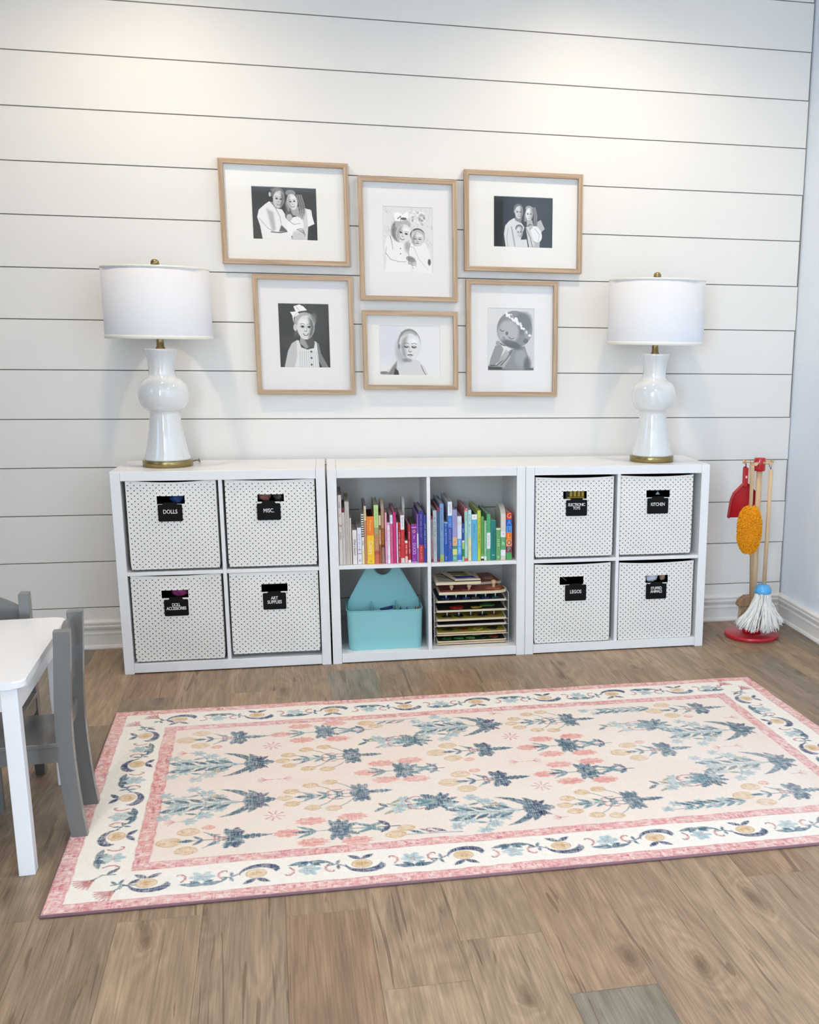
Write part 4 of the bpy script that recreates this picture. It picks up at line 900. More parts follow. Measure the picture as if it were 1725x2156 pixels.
# ------------------------------------------------------------------ table lamps
def lamp(x, y, label, rs=0.188, cord=1):
    t = thing('table_lamp', label, 'lamp', (x, y, 0.765), group='white table lamps')
    b = MB(); b.lathe([(0.0, 0.0), (0.088, 0.0), (0.0905, 0.0015), (0.0905, 0.021), (0.089, 0.0235), (0.0, 0.0235)], n=64); b.build('base', M_BRASS, t)
    pr = [(0.0, 0.0238), (0.0815, 0.0238), (0.0835, 0.027), (0.082, 0.034)]
    # foot tapering upwards
    for z, r in ((0.05, 0.0775), (0.08, 0.0705), (0.11, 0.065), (0.14, 0.060), (0.17, 0.0565), (0.195, 0.0545), (0.205, 0.0555)): pr.append((r, z))
    for z, r in ((0.208, 0.062), (0.216, 0.0725), (0.228, 0.081), (0.243, 0.0870), (0.260, 0.0902), (0.277, 0.0905), (0.293, 0.088), (0.308, 0.081), (0.320, 0.071), (0.329, 0.0585), (0.333, 0.0505)): pr.append((r, z))
    for z, r in ((0.340, 0.0478), (0.355, 0.0472), (0.375, 0.0480), (0.395, 0.0505), (0.412, 0.0545), (0.426, 0.0590), (0.4325, 0.0605), (0.4345, 0.0595), (0.4345, 0.0)): pr.append((r, z))
    b = MB(); b.lathe(pr, n=64); b.build('lamp_body', M_PORC, t)
    b = MB(); b.lathe([(0.0, 0.4345), (0.0165, 0.4345), (0.0175, 0.438), (0.0135, 0.442), (0.013, 0.475), (0.0145, 0.478), (0.0145, 0.53), (0.0, 0.53)], n=32); b.build('socket', M_BRASS, t)
    b = MB(); b.tube([(0, 0, 0.53), (0.028, 0, 0.545), (0.05, 0, 0.60), (0.045, 0, 0.66), (0.0, 0, 0.712)], 0.0015, n=6); b.tube([(0, 0, 0.53), (-0.028, 0, 0.545), (-0.05, 0, 0.60), (-0.045, 0, 0.66), (0.0, 0, 0.712)], 0.0015, n=6); b.build('harp', M_BRASS, t)
    z0, z1 = 0.470, 0.724
    b = MB(); th = 0.0012
    b.lathe([(rs, z0), (rs, z1), (rs - th, z1), (rs - th, z0), (rs, z0)], n=96, caps=False); sh = b.build('lamp_shade', M_SHADE, t)
    for za, zb in ((z0, z0 + 0.013), (z1 - 0.008, z1)):
        b = MB(); b.lathe([(rs + 0.0003, za), (rs + 0.0014, za + 0.001), (rs + 0.0014, zb - 0.001), (rs + 0.0003, zb), (rs - 0.0025, zb), (rs - 0.0025, za), (rs + 0.0003, za)], n=96, caps=False); b.build('shade_trim', M_SHTRIM, sh)
    b = MB()
    for k in range(3):
        a = 2 * PI * k / 3 + 0.4; b.tube([(0, 0, 0.714), (rs * math.cos(a), rs * math.sin(a), 0.718)], 0.0016, n=6)
    b.build('shade_spider', M_BRASS, sh)
    b = MB(); b.lathe([(0.0, 0.712), (0.004, 0.712), (0.004, 0.728), (0.013, 0.730), (0.0155, 0.738), (0.0145, 0.747), (0.009, 0.753), (0.0, 0.755)], n=32); b.build('finial', M_BRASS, t)
    b = MB()
    if cord > 0: b.tube([(0.085, 0.03, 0.012), (0.100, 0.035, 0.016), (0.108, 0.055, 0.012), (0.104, 0.10, 0.004), (0.09, 0.19, 0.004)], 0.0022, n=8)
    else: b.tube([(0.02, 0.088, 0.010), (0.0, 0.12, 0.004), (-0.02, 0.20, 0.004)], 0.0022, n=8)
    b.build('power_cord', M_BRONZE, t)
lamp(-0.588, -0.200, 'white ceramic table lamp with drum shade standing on the left shelf unit', cord=1)
lamp(1.318, -0.232, 'white ceramic table lamp with drum shade standing on the right shelf unit', rs=0.193, cord=-1)

# ------------------------------------------------------------------ framed photographs
M_PRINT = colmat('photo_print', 0.35)
def glass_mat():
    m = bpy.data.materials.new('picture_glass'); m.use_nodes = True; nt = m.node_tree
    out = nt.nodes['Material Output']; nt.nodes.remove(nt.nodes['Principled BSDF'])
    tr = nt.nodes.new('ShaderNodeBsdfTransparent'); gl = nt.nodes.new('ShaderNodeBsdfGlossy'); gl.inputs['Roughness'].default_value = 0.02
    fr = nt.nodes.new('ShaderNodeFresnel'); fr.inputs['IOR'].default_value = 1.45
    ge = nt.nodes.new('ShaderNodeNewGeometry'); sb = nt.nodes.new('ShaderNodeMath'); sb.operation = 'SUBTRACT'; sb.use_clamp = True; nt.links.new(fr.outputs[0], sb.inputs[0]); nt.links.new(ge.outputs['Backfacing'], sb.inputs[1])
    mx = nt.nodes.new('ShaderNodeMixShader'); nt.links.new(sb.outputs[0], mx.inputs[0]); nt.links.new(tr.outputs[0], mx.inputs[1]); nt.links.new(gl.outputs[0], mx.inputs[2])
    tc = nt.nodes.new('ShaderNodeTexCoord'); nz = nt.nodes.new('ShaderNodeTexNoise'); nz.inputs['Scale'].default_value = 2
    bp = nt.nodes.new('ShaderNodeBump'); bp.inputs['Strength'].default_value = 0.02; nt.links.new(tc.outputs['Object'], nz.inputs['Vector']); nt.links.new(nz.outputs['Fac'], bp.inputs['Height']); nt.links.new(bp.outputs['Normal'], gl.inputs['Normal'])
    nt.links.new(mx.outputs[0], out.inputs[0]); return m
M_GLASS = glass_mat()
RES = 0.0009
def frame(x0, x1, z0, z1, px0, px1, pz0, pz1, painter, label, matcol=None):
    cx, cz = (x0 + x1) / 2, (z0 + z1) / 2; w, h = x1 - x0, z1 - z0; fw, fd = 0.0185, 0.030
    t = thing('picture_frame', label, 'picture', (cx, -0.0005, cz), group='oak picture frames on the shiplap wall')
    # four mitred bars in one moulding
    b = MB()
    for (ax, az, bx_, bz, mm) in ((-w / 2, h / 2, w / 2, h / 2, M_OAKH), (w / 2, -h / 2, -w / 2, -h / 2, M_OAKH), (-w / 2, -h / 2, -w / 2, h / 2, M_OAKV), (w / 2, h / 2, w / 2, -h / 2, M_OAKV)):
        d = Vector((bx_ - ax, 0, bz - az)).normalized(); nrm = Vector((d.z, 0, -d.x))   # towards the centre
        A = Vector((ax, 0, az)); B_ = Vector((bx_, 0, bz))
        prof = [(0.0, 0.0), (0.0, -fd + 0.001), (0.001, -fd), (fw - 0.001, -fd), (fw, -fd + 0.001), (fw, -0.004), (fw, 0.0)]
        pa = [b.bm.verts.new(A + nrm * u + d * u + Vector((0, v, 0))) for u, v in prof]
        pb = [b.bm.verts.new(B_ + nrm * u - d * u + Vector((0, v, 0))) for u, v in prof]
        k = b.mi(mm)
        for i in range(len(prof)):
            j = (i + 1) % len(prof); f = b.bm.faces.new((pa[i], pa[j], pb[j], pb[i])); f.material_index = k
    b.build('frame', None, t)
    iw, ih = w / 2 - fw, h / 2 - fw
    qx0, qx1, qz0, qz1 = px0 - cx, px1 - cx, pz0 - cz, pz1 - cz
    # mat board with a bevelled opening
    b = MB(); y0 = -0.011; y1 = -0.0095; bv = 0.0015
    O = [(-iw, -ih), (iw, -ih), (iw, ih), (-iw, ih)]; I = [(qx0 - bv, qz0 - bv), (qx1 + bv, qz0 - bv), (qx1 + bv, qz1 + bv), (qx0 - bv, qz1 + bv)]; J = [(qx0, qz0), (qx1, qz0), (qx1, qz1), (qx0, qz1)]
    mm = mat('mat_' + matcol, matcol, 0.8) if matcol else M_MAT
    for i in range(4):
        j = (i + 1) % 4
        b.quad([(O[i][0], y0, O[i][1]), (O[j][0], y0, O[j][1]), (I[j][0], y0, I[j][1]), (I[i][0], y0, I[i][1])], m=mm)
        b.quad([(I[i][0], y0, I[i][1]), (I[j][0], y0, I[j][1]), (J[j][0], y1, J[j][1]), (J[i][0], y1, J[i][1])], m=M_MAT)
    b.build('mat_board', None, t)
    b = MB(); b.box(-iw, iw, -0.005, -0.003, -ih, ih); b.build('backing', mat('backing_board', '6A5A48', 0.9), t)
    pw, ph = qx1 - qx0, qz1 - qz0
    P = Paint(pw, ph, RES, 0.5); painter(P, pw, ph)
    P.mesh('photograph', M_PRINT, lambda X, Y: (qx0 + X, X * 0 - 0.0090, qz1 - Y), t)
    b = MB(); b.box(-iw, iw, -0.0230, -0.0215, -ih, ih); b.build('glass', M_GLASS, t)
    return t
class N_:
    """drawing in fractions of the print"""
    def __init__(s, P, w, h): s.P, s.w, s.h = P, w, h
    def e(s, x, y, rx, ry, c, ang=0, soft=1.5, al=1): s.P.ell(x * s.w, y * s.h, rx * s.w, ry * s.h, c, ang, soft * RES, al)
    def p(s, pts, c, soft=1.5, al=1): s.P.poly([(a * s.w, b * s.h) for a, b in pts], c, soft * RES, al)
    def l(s, pts, w0, w1, c, soft=1.2, al=1): s.P.line([(a * s.w, b * s.h) for a, b in pts], w0 * s.w, w1 * s.w, c, soft * RES, al)
def face(n, x, y, rx, ry, tilt=0.0, skin=0.82, shade=0.45, side=1, smile=True, closed=False, hair=None):
    """head with a softly shaded side, brows, eyes, nose and mouth; rx, ry in fractions of the print"""
    c, s_ = math.cos(tilt), math.sin(tilt); A, B = rx * n.w, ry * n.h; P = n.P; r1 = RES
    def q(u, v): X, Y = u * A, v * B; return (x * n.w + X * c - Y * s_, y * n.h + X * s_ + Y * c)
    P.ell(*q(0, 0), A, B, skin, tilt, 1.5 * r1)
    P.ell(*q(0, 0.35), A * 0.80, B * 0.70, skin, tilt, 1.5 * r1)
    # cheek and jaw shading along one side
    P.poly([q(side * 0.30, -0.85), q(side * 0.75, -0.6), q(side * 0.97, 0.0), q(side * 0.80, 0.6), q(side * 0.35, 0.98), q(side * 0.40, 0.5), q(side * 0.52, 0.1)], shade, A * 0.35, 0.75)
    P.ell(*q(-side * 0.3, -0.45), A * 0.4, B * 0.22, min(1, skin + 0.1), tilt, A * 0.4, 0.7)
    w_ = max(A * 0.11, 0.8 * r1)
    for u in (-0.38, 0.38):
        P.ell(*q(u, -0.02), A * 0.24, B * 0.10, skin * 0.70, tilt, A * 0.15, 0.8)
        if closed: P.line([q(u - 0.20, -0.03), q(u, 0.05), q(u + 0.20, -0.03)], w_, w_ * 0.7, 0.18, r1)
        else:
            P.ell(*q(u, -0.02), A * 0.15, B * 0.075, 0.10, tilt, r1); P.line([q(u - 0.2, -0.07), q(u, -0.12), q(u + 0.2, -0.07)], w_ * 0.6, w_ * 0.5, 0.2, r1, 0.8)
        P.line([q(u - 0.24, -0.24), q(u, -0.30), q(u + 0.24, -0.24)], w_ * 0.8, w_ * 0.6, skin * 0.5, r1, 0.7)
    P.line([q(side * 0.08, 0.0), q(side * 0.12, 0.26)], w_ * 0.7, w_ * 0.9, skin * 0.72, r1 * 1.5, 0.7)
    P.line([q(-0.13, 0.32), q(0, 0.37), q(0.13, 0.32)], w_ * 0.8, w_ * 0.8, skin * 0.5, r1, 0.8)
    if smile:
        P.poly([q(-0.34, 0.52), q(0, 0.60), q(0.34, 0.52), q(0.18, 0.72), q(-0.18, 0.72)], 0.25, r1); P.poly([q(-0.24, 0.55), q(0, 0.61), q(0.24, 0.55), q(0.12, 0.66), q(-0.12, 0.66)], 0.95, r1)
    else: P.line([q(-0.22, 0.60), q(0, 0.57), q(0.22, 0.60)], w_, w_, 0.35, r1); P.line([q(-0.12, 0.72), q(0.12, 0.72)], w_ * 0.7, w_ * 0.7, skin * 0.72, r1, 0.8)
def photo_trio(P, w, h):      # man in white shirt, long-haired woman, wrapped baby, dark ground
    n = N_(P, w, h); P.a[:] = 0.12; n.e(0.9, 0.1, 0.5, 0.5, 0.24, soft=60, al=0.6); n.e(0.05, 0.95, 0.25, 0.3, (0.2, 0.12, 0.08), soft=40, al=0.6)
    n.p([(0.70, 0.45), (0.82, 0.38), (0.92, 0.42), (0.94, 0.66), (0.86, 0.74), (0.84, 1), (0.6, 1)], 0.84)
    n.p([(0.84, 0.40), (0.90, 0.40), (0.96, 0.68), (0.86, 0.74)], 0.95)
    n.p([(0.27, 0.27), (0.20, 0.33), (0.10, 0.44), (0.07, 0.58), (0.11, 0.75), (0.14, 1), (0.60, 1), (0.55, 0.60), (0.46, 0.42), (0.36, 0.40)], 0.93)
    n.p([(0.22, 0.42), (0.32, 0.48), (0.35, 0.80), (0.30, 0.86)], 0.62, soft=10, al=0.7); n.p([(0.44, 0.72), (0.54, 0.84), (0.40, 0.85)], 0.35, soft=5)
    n.l([(0.28, 0.86), (0.42, 0.87), (0.58, 0.83)], 0.014, 0.014, 0.25); n.l([(0.36, 0.40), (0.42, 0.55), (0.44, 0.7)], 0.01, 0.006, 0.55); n.l([(0.10, 0.6), (0.22, 0.78), (0.3, 0.84)], 0.01, 0.01, 0.7)
    n.p([(0.28, 0.28), (0.36, 0.40), (0.45, 0.40), (0.44, 0.28)], 0.55)
    n.e(0.405, 0.13, 0.105, 0.13, 0.42); face(n, 0.415, 0.225, 0.088, 0.165, 0.12, 0.80, 0.25, 1); n.e(0.28, 0.14, 0.018, 0.045, 0.78); n.e(0.36, 0.05, 0.07, 0.035, 0.52, al=0.7)
    for k in range(9):
        x = 0.525 + 0.012 * k; n.l([(x + 0.04, 0.14), (x - 0.01, 0.30), (x + 0.015 * math.sin(k), 0.46), (x - 0.01, 0.56 + 0.02 * (k % 3))], 0.012, 0.008, 0.45 + 0.12 * (k % 3))
        x = 0.71 + 0.011 * k; n.l([(x - 0.03, 0.13), (x + 0.01, 0.30), (x + 0.02, 0.46), (x - 0.01 + 0.01 * math.sin(2 * k), 0.60)], 0.012, 0.008, 0.35 + 0.12 * (k % 3))
    n.p([(0.58, 0.36), (0.72, 0.36), (0.72, 0.55), (0.62, 0.52)], 0.66); n.e(0.60, 0.10, 0.08, 0.06, 0.55); face(n, 0.625, 0.265, 0.080, 0.150, -0.15, 0.88, 0.6, -1)
    n.e(0.655, 0.74, 0.125, 0.20, 0.95, 0.5); n.e(0.565, 0.535, 0.062, 0.085, 0.35); n.e(0.570, 0.57, 0.045, 0.065, 0.75)
    n.l([(0.55, 0.62), (0.63, 0.70), (0.74, 0.68)], 0.012, 0.006, 0.6); n.e(0.70, 0.88, 0.085, 0.07, 0.86); n.p([(0.6, 0.97), (0.62, 0.85), (0.82, 0.86), (0.80, 1.0), (0.62, 1.0)], 0.80)
    for k in range(4): n.l([(0.68 + 0.03 * k, 0.80 + 0.02 * k), (0.76 + 0.015 * k, 0.78 + 0.035 * k), (0.80, 0.84 + 0.03 * k)], 0.014, 0.008, 0.45, al=0.8)
def photo_four(P, w, h):      # man, woman, child and wrapped baby, dark ground
    n = N_(P, w, h); P.a[:] = 0.13; n.e(0.15, 0.6, 0.25, 0.5, 0.06, soft=60, al=0.8); n.e(0.75, 0.25, 0.3, 0.3, 0.22, soft=60, al=0.5)
    n.p([(0.74, 0.48), (0.80, 0.44), (0.87, 0.62), (0.80, 0.70), (0.78, 1), (0.62, 1)], 0.72)
    n.p([(0.34, 0.42), (0.26, 0.48), (0.19, 0.58), (0.17, 0.75), (0.20, 1), (0.42, 1), (0.52, 0.60), (0.46, 0.50)], 0.86)
    n.l([(0.30, 0.6), (0.33, 0.8), (0.36, 1)], 0.02, 0.02, 0.55, al=0.8); n.l([(0.24, 0.62), (0.22, 0.8), (0.24, 1)], 0.008, 0.008, 0.6)
    n.p([(0.36, 0.38), (0.36, 0.47), (0.46, 0.52), (0.48, 0.40)], 0.5); n.e(0.415, 0.235, 0.080, 0.10, 0.42); face(n, 0.425, 0.30, 0.070, 0.125, 0.03, 0.80, 0.3, 1); n.e(0.35, 0.29, 0.012, 0.03, 0.7)
    for k in range(7):
        x = 0.53 + 0.010 * k; n.l([(x + 0.03, 0.20), (x - 0.01, 0.36), (x - 0.015, 0.48)], 0.012, 0.008, 0.50 + 0.1 * (k % 3))
        x = 0.665 + 0.010 * k; n.l([(x - 0.02, 0.20), (x + 0.015, 0.36), (x + 0.01, 0.56)], 0.012, 0.008, 0.38 + 0.1 * (k % 3))
    n.e(0.595, 0.215, 0.06, 0.05, 0.62); face(n, 0.60, 0.335, 0.062, 0.125, 0.0, 0.88, 0.5, 1); n.p([(0.56, 0.45), (0.65, 0.45), (0.68, 0.6), (0.56, 0.6)], 0.7)
    n.e(0.72, 0.73, 0.095, 0.17, 0.93, -0.4); n.e(0.615, 0.575, 0.04, 0.05, 0.42); n.e(0.63, 0.59, 0.03, 0.038, 0.72)
    n.p([(0.54, 0.60), (0.60, 0.58), (0.70, 0.95), (0.66, 1), (0.60, 1)], 0.82); n.l([(0.55, 0.62), (0.62, 0.8), (0.66, 1.0)], 0.01, 0.01, 0.3)
    n.p([(0.37, 0.86), (0.36, 1), (0.58, 1), (0.56, 0.84)], 0.86); n.e(0.43, 0.62, 0.065, 0.075, 0.45); face(n, 0.435, 0.70, 0.058, 0.115, -0.05, 0.82, 0.5, 1); n.l([(0.70, 0.62), (0.78, 0.74), (0.76, 0.88)], 0.008, 0.005, 0.6)
def photo_sisters(P, w, h):   # girl with bow holding a swaddled baby, pale floral ground
    n = N_(P, w, h); P.a[:] = 0.90; rg = random.Random(3)
    for k in range(90):
        x, y = rg.random(), rg.random() * 0.6; a = rg.uniform(-1, 1) + 1.57; L = rg.uniform(0.03, 0.1); g = rg.uniform(0.55, 0.8)
        n.l([(x, y), (x + L * 0.5 * math.cos(a) + 0.02, y + L * 0.4), (x + L * math.cos(a), y + L * math.sin(a))], 0.008, 0.004, g, al=0.6)
    for k in range(26): n.e(0.55 + rg.uniform(0, 0.3), 0.06 + rg.uniform(0, 0.22), 0.03, 0.018, rg.choice((0.5, 0.97, 0.97, 0.65)), rg.uniform(0, 3), al=0.7)
    n.p([(0.14, 0.44), (0.05, 0.50), (0.02, 0.62), (0.06, 0.80), (0.02, 1), (0.55, 1), (0.52, 0.6), (0.42, 0.52), (0.28, 0.50)], 0.95)
    n.l([(0.14, 0.45), (0.17, 0.53), (0.19, 0.66)], 0.012, 0.004, 0.25); n.l([(0.05, 0.72), (0.14, 0.81), (0.30, 0.845), (0.46, 0.84)], 0.012, 0.008, 0.6); n.l([(0.06, 0.62), (0.04, 0.74)], 0.01, 0.01, 0.7); n.e(0.48, 0.60, 0.05, 0.08, 0.55, soft=14, al=0.7)
    for y in (0.64, 0.72): n.e(0.345, y, 0.012, 0.009, 0.4)
    n.e(0.33, 0.37, 0.17, 0.17, 0.55, soft=6); n.e(0.40, 0.27, 0.16, 0.085, 0.72)
    for k in range(8): n.l([(0.24 - 0.006 * k, 0.26 + 0.02 * k), (0.20, 0.36 + 0.015 * k), (0.23, 0.48)], 0.012, 0.006, 0.35 + 0.07 * (k % 4))
    face(n, 0.41, 0.405, 0.150, 0.145, 0.25, 0.90, 0.6, -1)
    n.p([(0.30, 0.08), (0.40, 0.12), (0.50, 0.06), (0.52, 0.16), (0.46, 0.20), (0.36, 0.22), (0.25, 0.22), (0.22, 0.10)], 0.98); n.l([(0.30, 0.18), (0.36, 0.14), (0.36, 0.22)], 0.02, 0.008, 0.4); n.e(0.42, 0.18, 0.06, 0.02, 0.35)
    n.p([(0.55, 0.56), (0.86, 0.55), (0.95, 0.70), (0.98, 1), (0.60, 1), (0.48, 0.78)], 0.95); n.l([(0.52, 0.60), (0.62, 0.62), (0.72, 0.80), (0.90, 0.95)], 0.008, 0.005, 0.7); n.l([(0.54, 0.56), (0.50, 0.70), (0.60, 0.95)], 0.012, 0.008, 0.5)
    n.e(0.695, 0.43, 0.150, 0.110, 0.30); n.e(0.705, 0.455, 0.145, 0.115, 0.75); face(n, 0.695, 0.485, 0.125, 0.110, 0.05, 0.86, 0.55, -1, smile=False, closed=True)
    n.e(0.60, 0.40, 0.03, 0.05, 0.9, al=0.5)
    n.e(0.55, 0.80, 0.10, 0.045, 0.66, 0.3)
    for k in range(4): n.l([(0.50, 0.77 + 0.03 * k), (0.58, 0.79 + 0.03 * k), (0.66, 0.84 + 0.022 * k)], 0.022, 0.012, 0.5 + 0.05 * k); n.l([(0.50, 0.785 + 0.03 * k), (0.60, 0.81 + 0.03 * k)], 0.005, 0.004, 0.25)
    n.e(0.93, 0.84, 0.03, 0.05, 0.35, soft=3)
def photo_girl(P, w, h):      # girl with a large white bow, sleeveless buttoned dress, dark ground
    n = N_(P, w, h); P.a[:] = 0.14; n.e(0.75, 0.3, 0.25, 0.5, 0.24, soft=60, al=0.8); n.l([(0.52, 0), (0.53, 0.3)], 0.04, 0.04, 0.32, soft=10, al=0.6); n.l([(0.32, 0), (0.32, 0.6)], 0.03, 0.03, 0.24, soft=10, al=0.6); n.e(0.15, 0.58, 0.14, 0.1, (0.26, 0.2, 0.17), soft=20, al=0.6)
    n.p([(0.36, 0.56), (0.24, 0.62), (0.16, 0.74), (0.08, 1), (0.30, 1), (0.36, 0.80)], 0.78); n.p([(0.68, 0.58), (0.78, 0.62), (0.82, 0.78), (0.97, 1), (0.84, 1), (0.74, 0.85)], 0.50)
    n.p([(0.42, 0.50), (0.40, 0.62), (0.52, 0.70), (0.66, 0.66), (0.66, 0.50)], 0.62); n.p([(0.5, 0.55), (0.66, 0.50), (0.70, 0.66), (0.58, 0.69)], 0.30, soft=8)
    n.p([(0.34, 0.58), (0.39, 0.57), (0.43, 0.68), (0.55, 0.71), (0.68, 0.69), (0.70, 0.58), (0.74, 0.60), (0.76, 0.80), (0.78, 1), (0.28, 1), (0.34, 0.82)], 0.90)
    n.l([(0.39, 0.58), (0.43, 0.68), (0.55, 0.715), (0.68, 0.69), (0.70, 0.60)], 0.012, 0.012, 0.45)
    for k in range(9): n.l([(0.40 + 0.042 * k, 0.74), (0.395 + 0.045 * k, 1)], 0.007, 0.007, 0.6, al=0.8)
    for y in (0.75, 0.85, 0.955): n.e(0.625, y, 0.020, 0.016, 0.28)
    for k in range(7): n.l([(0.30 + 0.01 * k, 0.36), (0.31 + 0.012 * k, 0.46), (0.27 + 0.022 * k, 0.53)], 0.018, 0.006, 0.25 + 0.08 * (k % 3))
    n.e(0.515, 0.28, 0.215, 0.15, 0.62); n.e(0.50, 0.25, 0.18, 0.11, 0.74, al=0.7); n.e(0.70, 0.22, 0.06, 0.08, 0.45, soft=8, al=0.7); n.e(0.325, 0.37, 0.04, 0.055, 0.80)
    face(n, 0.535, 0.365, 0.175, 0.185, 0.05, 0.88, 0.25, 1)
    n.p([(0.30, 0.04), (0.42, 0.01), (0.50, 0.04), (0.57, 0.10), (0.44, 0.115), (0.38, 0.13), (0.42, 0.16), (0.30, 0.215), (0.29, 0.30), (0.27, 0.18), (0.23, 0.13), (0.34, 0.12)], 0.97); n.l([(0.36, 0.05), (0.42, 0.11)], 0.01, 0.004, 0.6); n.l([(0.30, 0.2), (0.38, 0.14)], 0.008, 0.004, 0.6)
def photo_baby(P, w, h):      # bare-shouldered baby, white ground
    n = N_(P, w, h); P.a[:] = 0.93; n.e(0.15, 0.3, 0.3, 0.5, (0.86, 0.87, 0.91), soft=60, al=0.8)
    n.p([(0.36, 0.66), (0.26, 0.72), (0.17, 0.86), (0.02, 0.97), (0.02, 1), (0.80, 1), (0.74, 0.84), (0.66, 0.72), (0.58, 0.68)], 0.86)
    n.p([(0.28, 0.72), (0.20, 0.84), (0.12, 1), (0.22, 1), (0.27, 0.88)], 0.45, soft=6, al=0.8); n.p([(0.25, 0.86), (0.30, 0.92), (0.31, 1), (0.22, 1)], 0.22, soft=4); n.l([(0.68, 0.80), (0.72, 0.92), (0.76, 1)], 0.010, 0.010, 0.35); n.e(0.06, 0.96, 0.08, 0.03, 0.5, soft=5)
    n.e(0.36, 0.50, 0.10, 0.25, 0.70, soft=16, al=0.8); n.e(0.49, 0.36, 0.190, 0.30, 0.58, soft=3); n.e(0.50, 0.40, 0.180, 0.30, 0.88)
    for k in range(12): n.l([(0.36 + 0.022 * k, 0.14 - 0.05 * math.sin(k / 11 * PI)), (0.37 + 0.022 * k, 0.22 - 0.05 * math.sin(k / 11 * PI))], 0.02, 0.01, 0.5, soft=4, al=0.6)
    face(n, 0.505, 0.43, 0.165, 0.275, 0.03, 0.90, 0.55, -1, smile=False, closed=True); n.e(0.32, 0.42, 0.018, 0.05, 0.5); n.e(0.45, 0.70, 0.08, 0.04, 0.5, soft=6, al=0.7)
def photo_sleep(P, w, h):     # sleeping newborn, chin on hand, flower headband
    n = N_(P, w, h); P.a[:] = 0.88; n.e(0.9, 0.6, 0.3, 0.5, 0.80, soft=60, al=0.7); n.p([(0, 0.93), (1, 0.96), (1, 1), (0, 1)], 0.3, soft=8)
    n.p([(0.50, 0.66), (0.36, 0.74), (0.30, 0.98), (0.90, 1), (0.88, 0.78), (0.80, 0.60)], 0.55); n.p([(0.40, 0.66), (0.22, 0.84), (0.18, 0.92), (0.34, 0.96), (0.50, 0.78)], 0.70, soft=4); n.l([(0.52, 0.68), (0.42, 0.80), (0.28, 0.92)], 0.02, 0.02, 0.25, soft=3, al=0.8); n.e(0.72, 0.80, 0.14, 0.14, 0.66, soft=14, al=0.8); n.e(0.86, 0.90, 0.08, 0.12, 0.30, soft=12, al=0.7)
    n.p([(0.16, 0.60), (0.06, 0.80), (0.02, 0.92), (0.12, 0.94), (0.24, 0.84), (0.34, 0.66), (0.28, 0.58)], 0.62); n.l([(0.06, 0.92), (0.20, 0.92), (0.32, 0.84)], 0.02, 0.01, 0.25, soft=3)
    n.e(0.58, 0.335, 0.385, 0.30, 0.55, 0.35, soft=3); n.e(0.74, 0.24, 0.20, 0.19, 0.44, 0.4, soft=14, al=0.8); n.e(0.44, 0.38, 0.23, 0.19, 0.74, 0.3, soft=14, al=0.9); n.e(0.52, 0.58, 0.22, 0.06, 0.28, 0.35, soft=8, al=0.7); n.e(0.82, 0.52, 0.05, 0.04, 0.4)
    n.l([(0.26, 0.34), (0.31, 0.37), (0.36, 0.355)], 0.014, 0.010, 0.2); n.l([(0.45, 0.46), (0.51, 0.49), (0.57, 0.475)], 0.014, 0.010, 0.2); n.e(0.345, 0.475, 0.035, 0.022, 0.58, 0.3); n.e(0.41, 0.40, 0.03, 0.03, 0.4, soft=4); n.l([(0.25, 0.55), (0.31, 0.585), (0.38, 0.60)], 0.022, 0.016, 0.22); n.e(0.22, 0.56, 0.05, 0.04, 0.66)
    rg = random.Random(2)
    for k in range(46):
        u = rg.random(); x = 0.42 + 0.48 * u; y = 0.10 + 0.12 * u + 0.26 * u * u; n.e(x + rg.uniform(-0.035, 0.035), y + rg.uniform(-0.025, 0.025), 0.028, 0.02, rg.choice((0.98, 0.98, 0.9, 0.62)), rg.uniform(0, 3))
frame(-0.365, 0.118, 1.522, 1.905, -0.247, -0.0055, 1.618, 1.810, photo_trio, 'wide oak frame top left, photo of a couple with a wrapped baby')
frame(0.154, 0.541, 1.395, 1.863, 0.249, 0.4435, 1.5085, 1.7555, photo_sisters, 'tall oak frame in the middle column, pale photo of a girl and a baby', 'EFEEEE')
frame(0.570, 1.0545, 1.5185, 1.9055, 0.692, 0.933, 1.6175, 1.811, photo_four, 'wide oak frame top right, dark photo of a couple, child and baby')
frame(-0.259, 0.124, 1.0235, 1.4855, -0.166, 0.0275, 1.130, 1.3765, photo_girl, 'tall oak frame bottom left with photo of a smiling girl wearing a white bow', 'EFEEEE')
frame(0.1575, 0.5405, 1.044, 1.3565, 0.2255, 0.4685, 1.1025, 1.298, photo_baby, 'wide oak frame at the bottom centre with pale photo of a bare-shouldered baby')
frame(0.576, 0.957, 1.017, 1.485, 0.667, 0.860, 1.1235, 1.374, photo_sleep, 'tall oak frame bottom right with photo of a sleeping baby in a flower headband', 'EFEEEE')

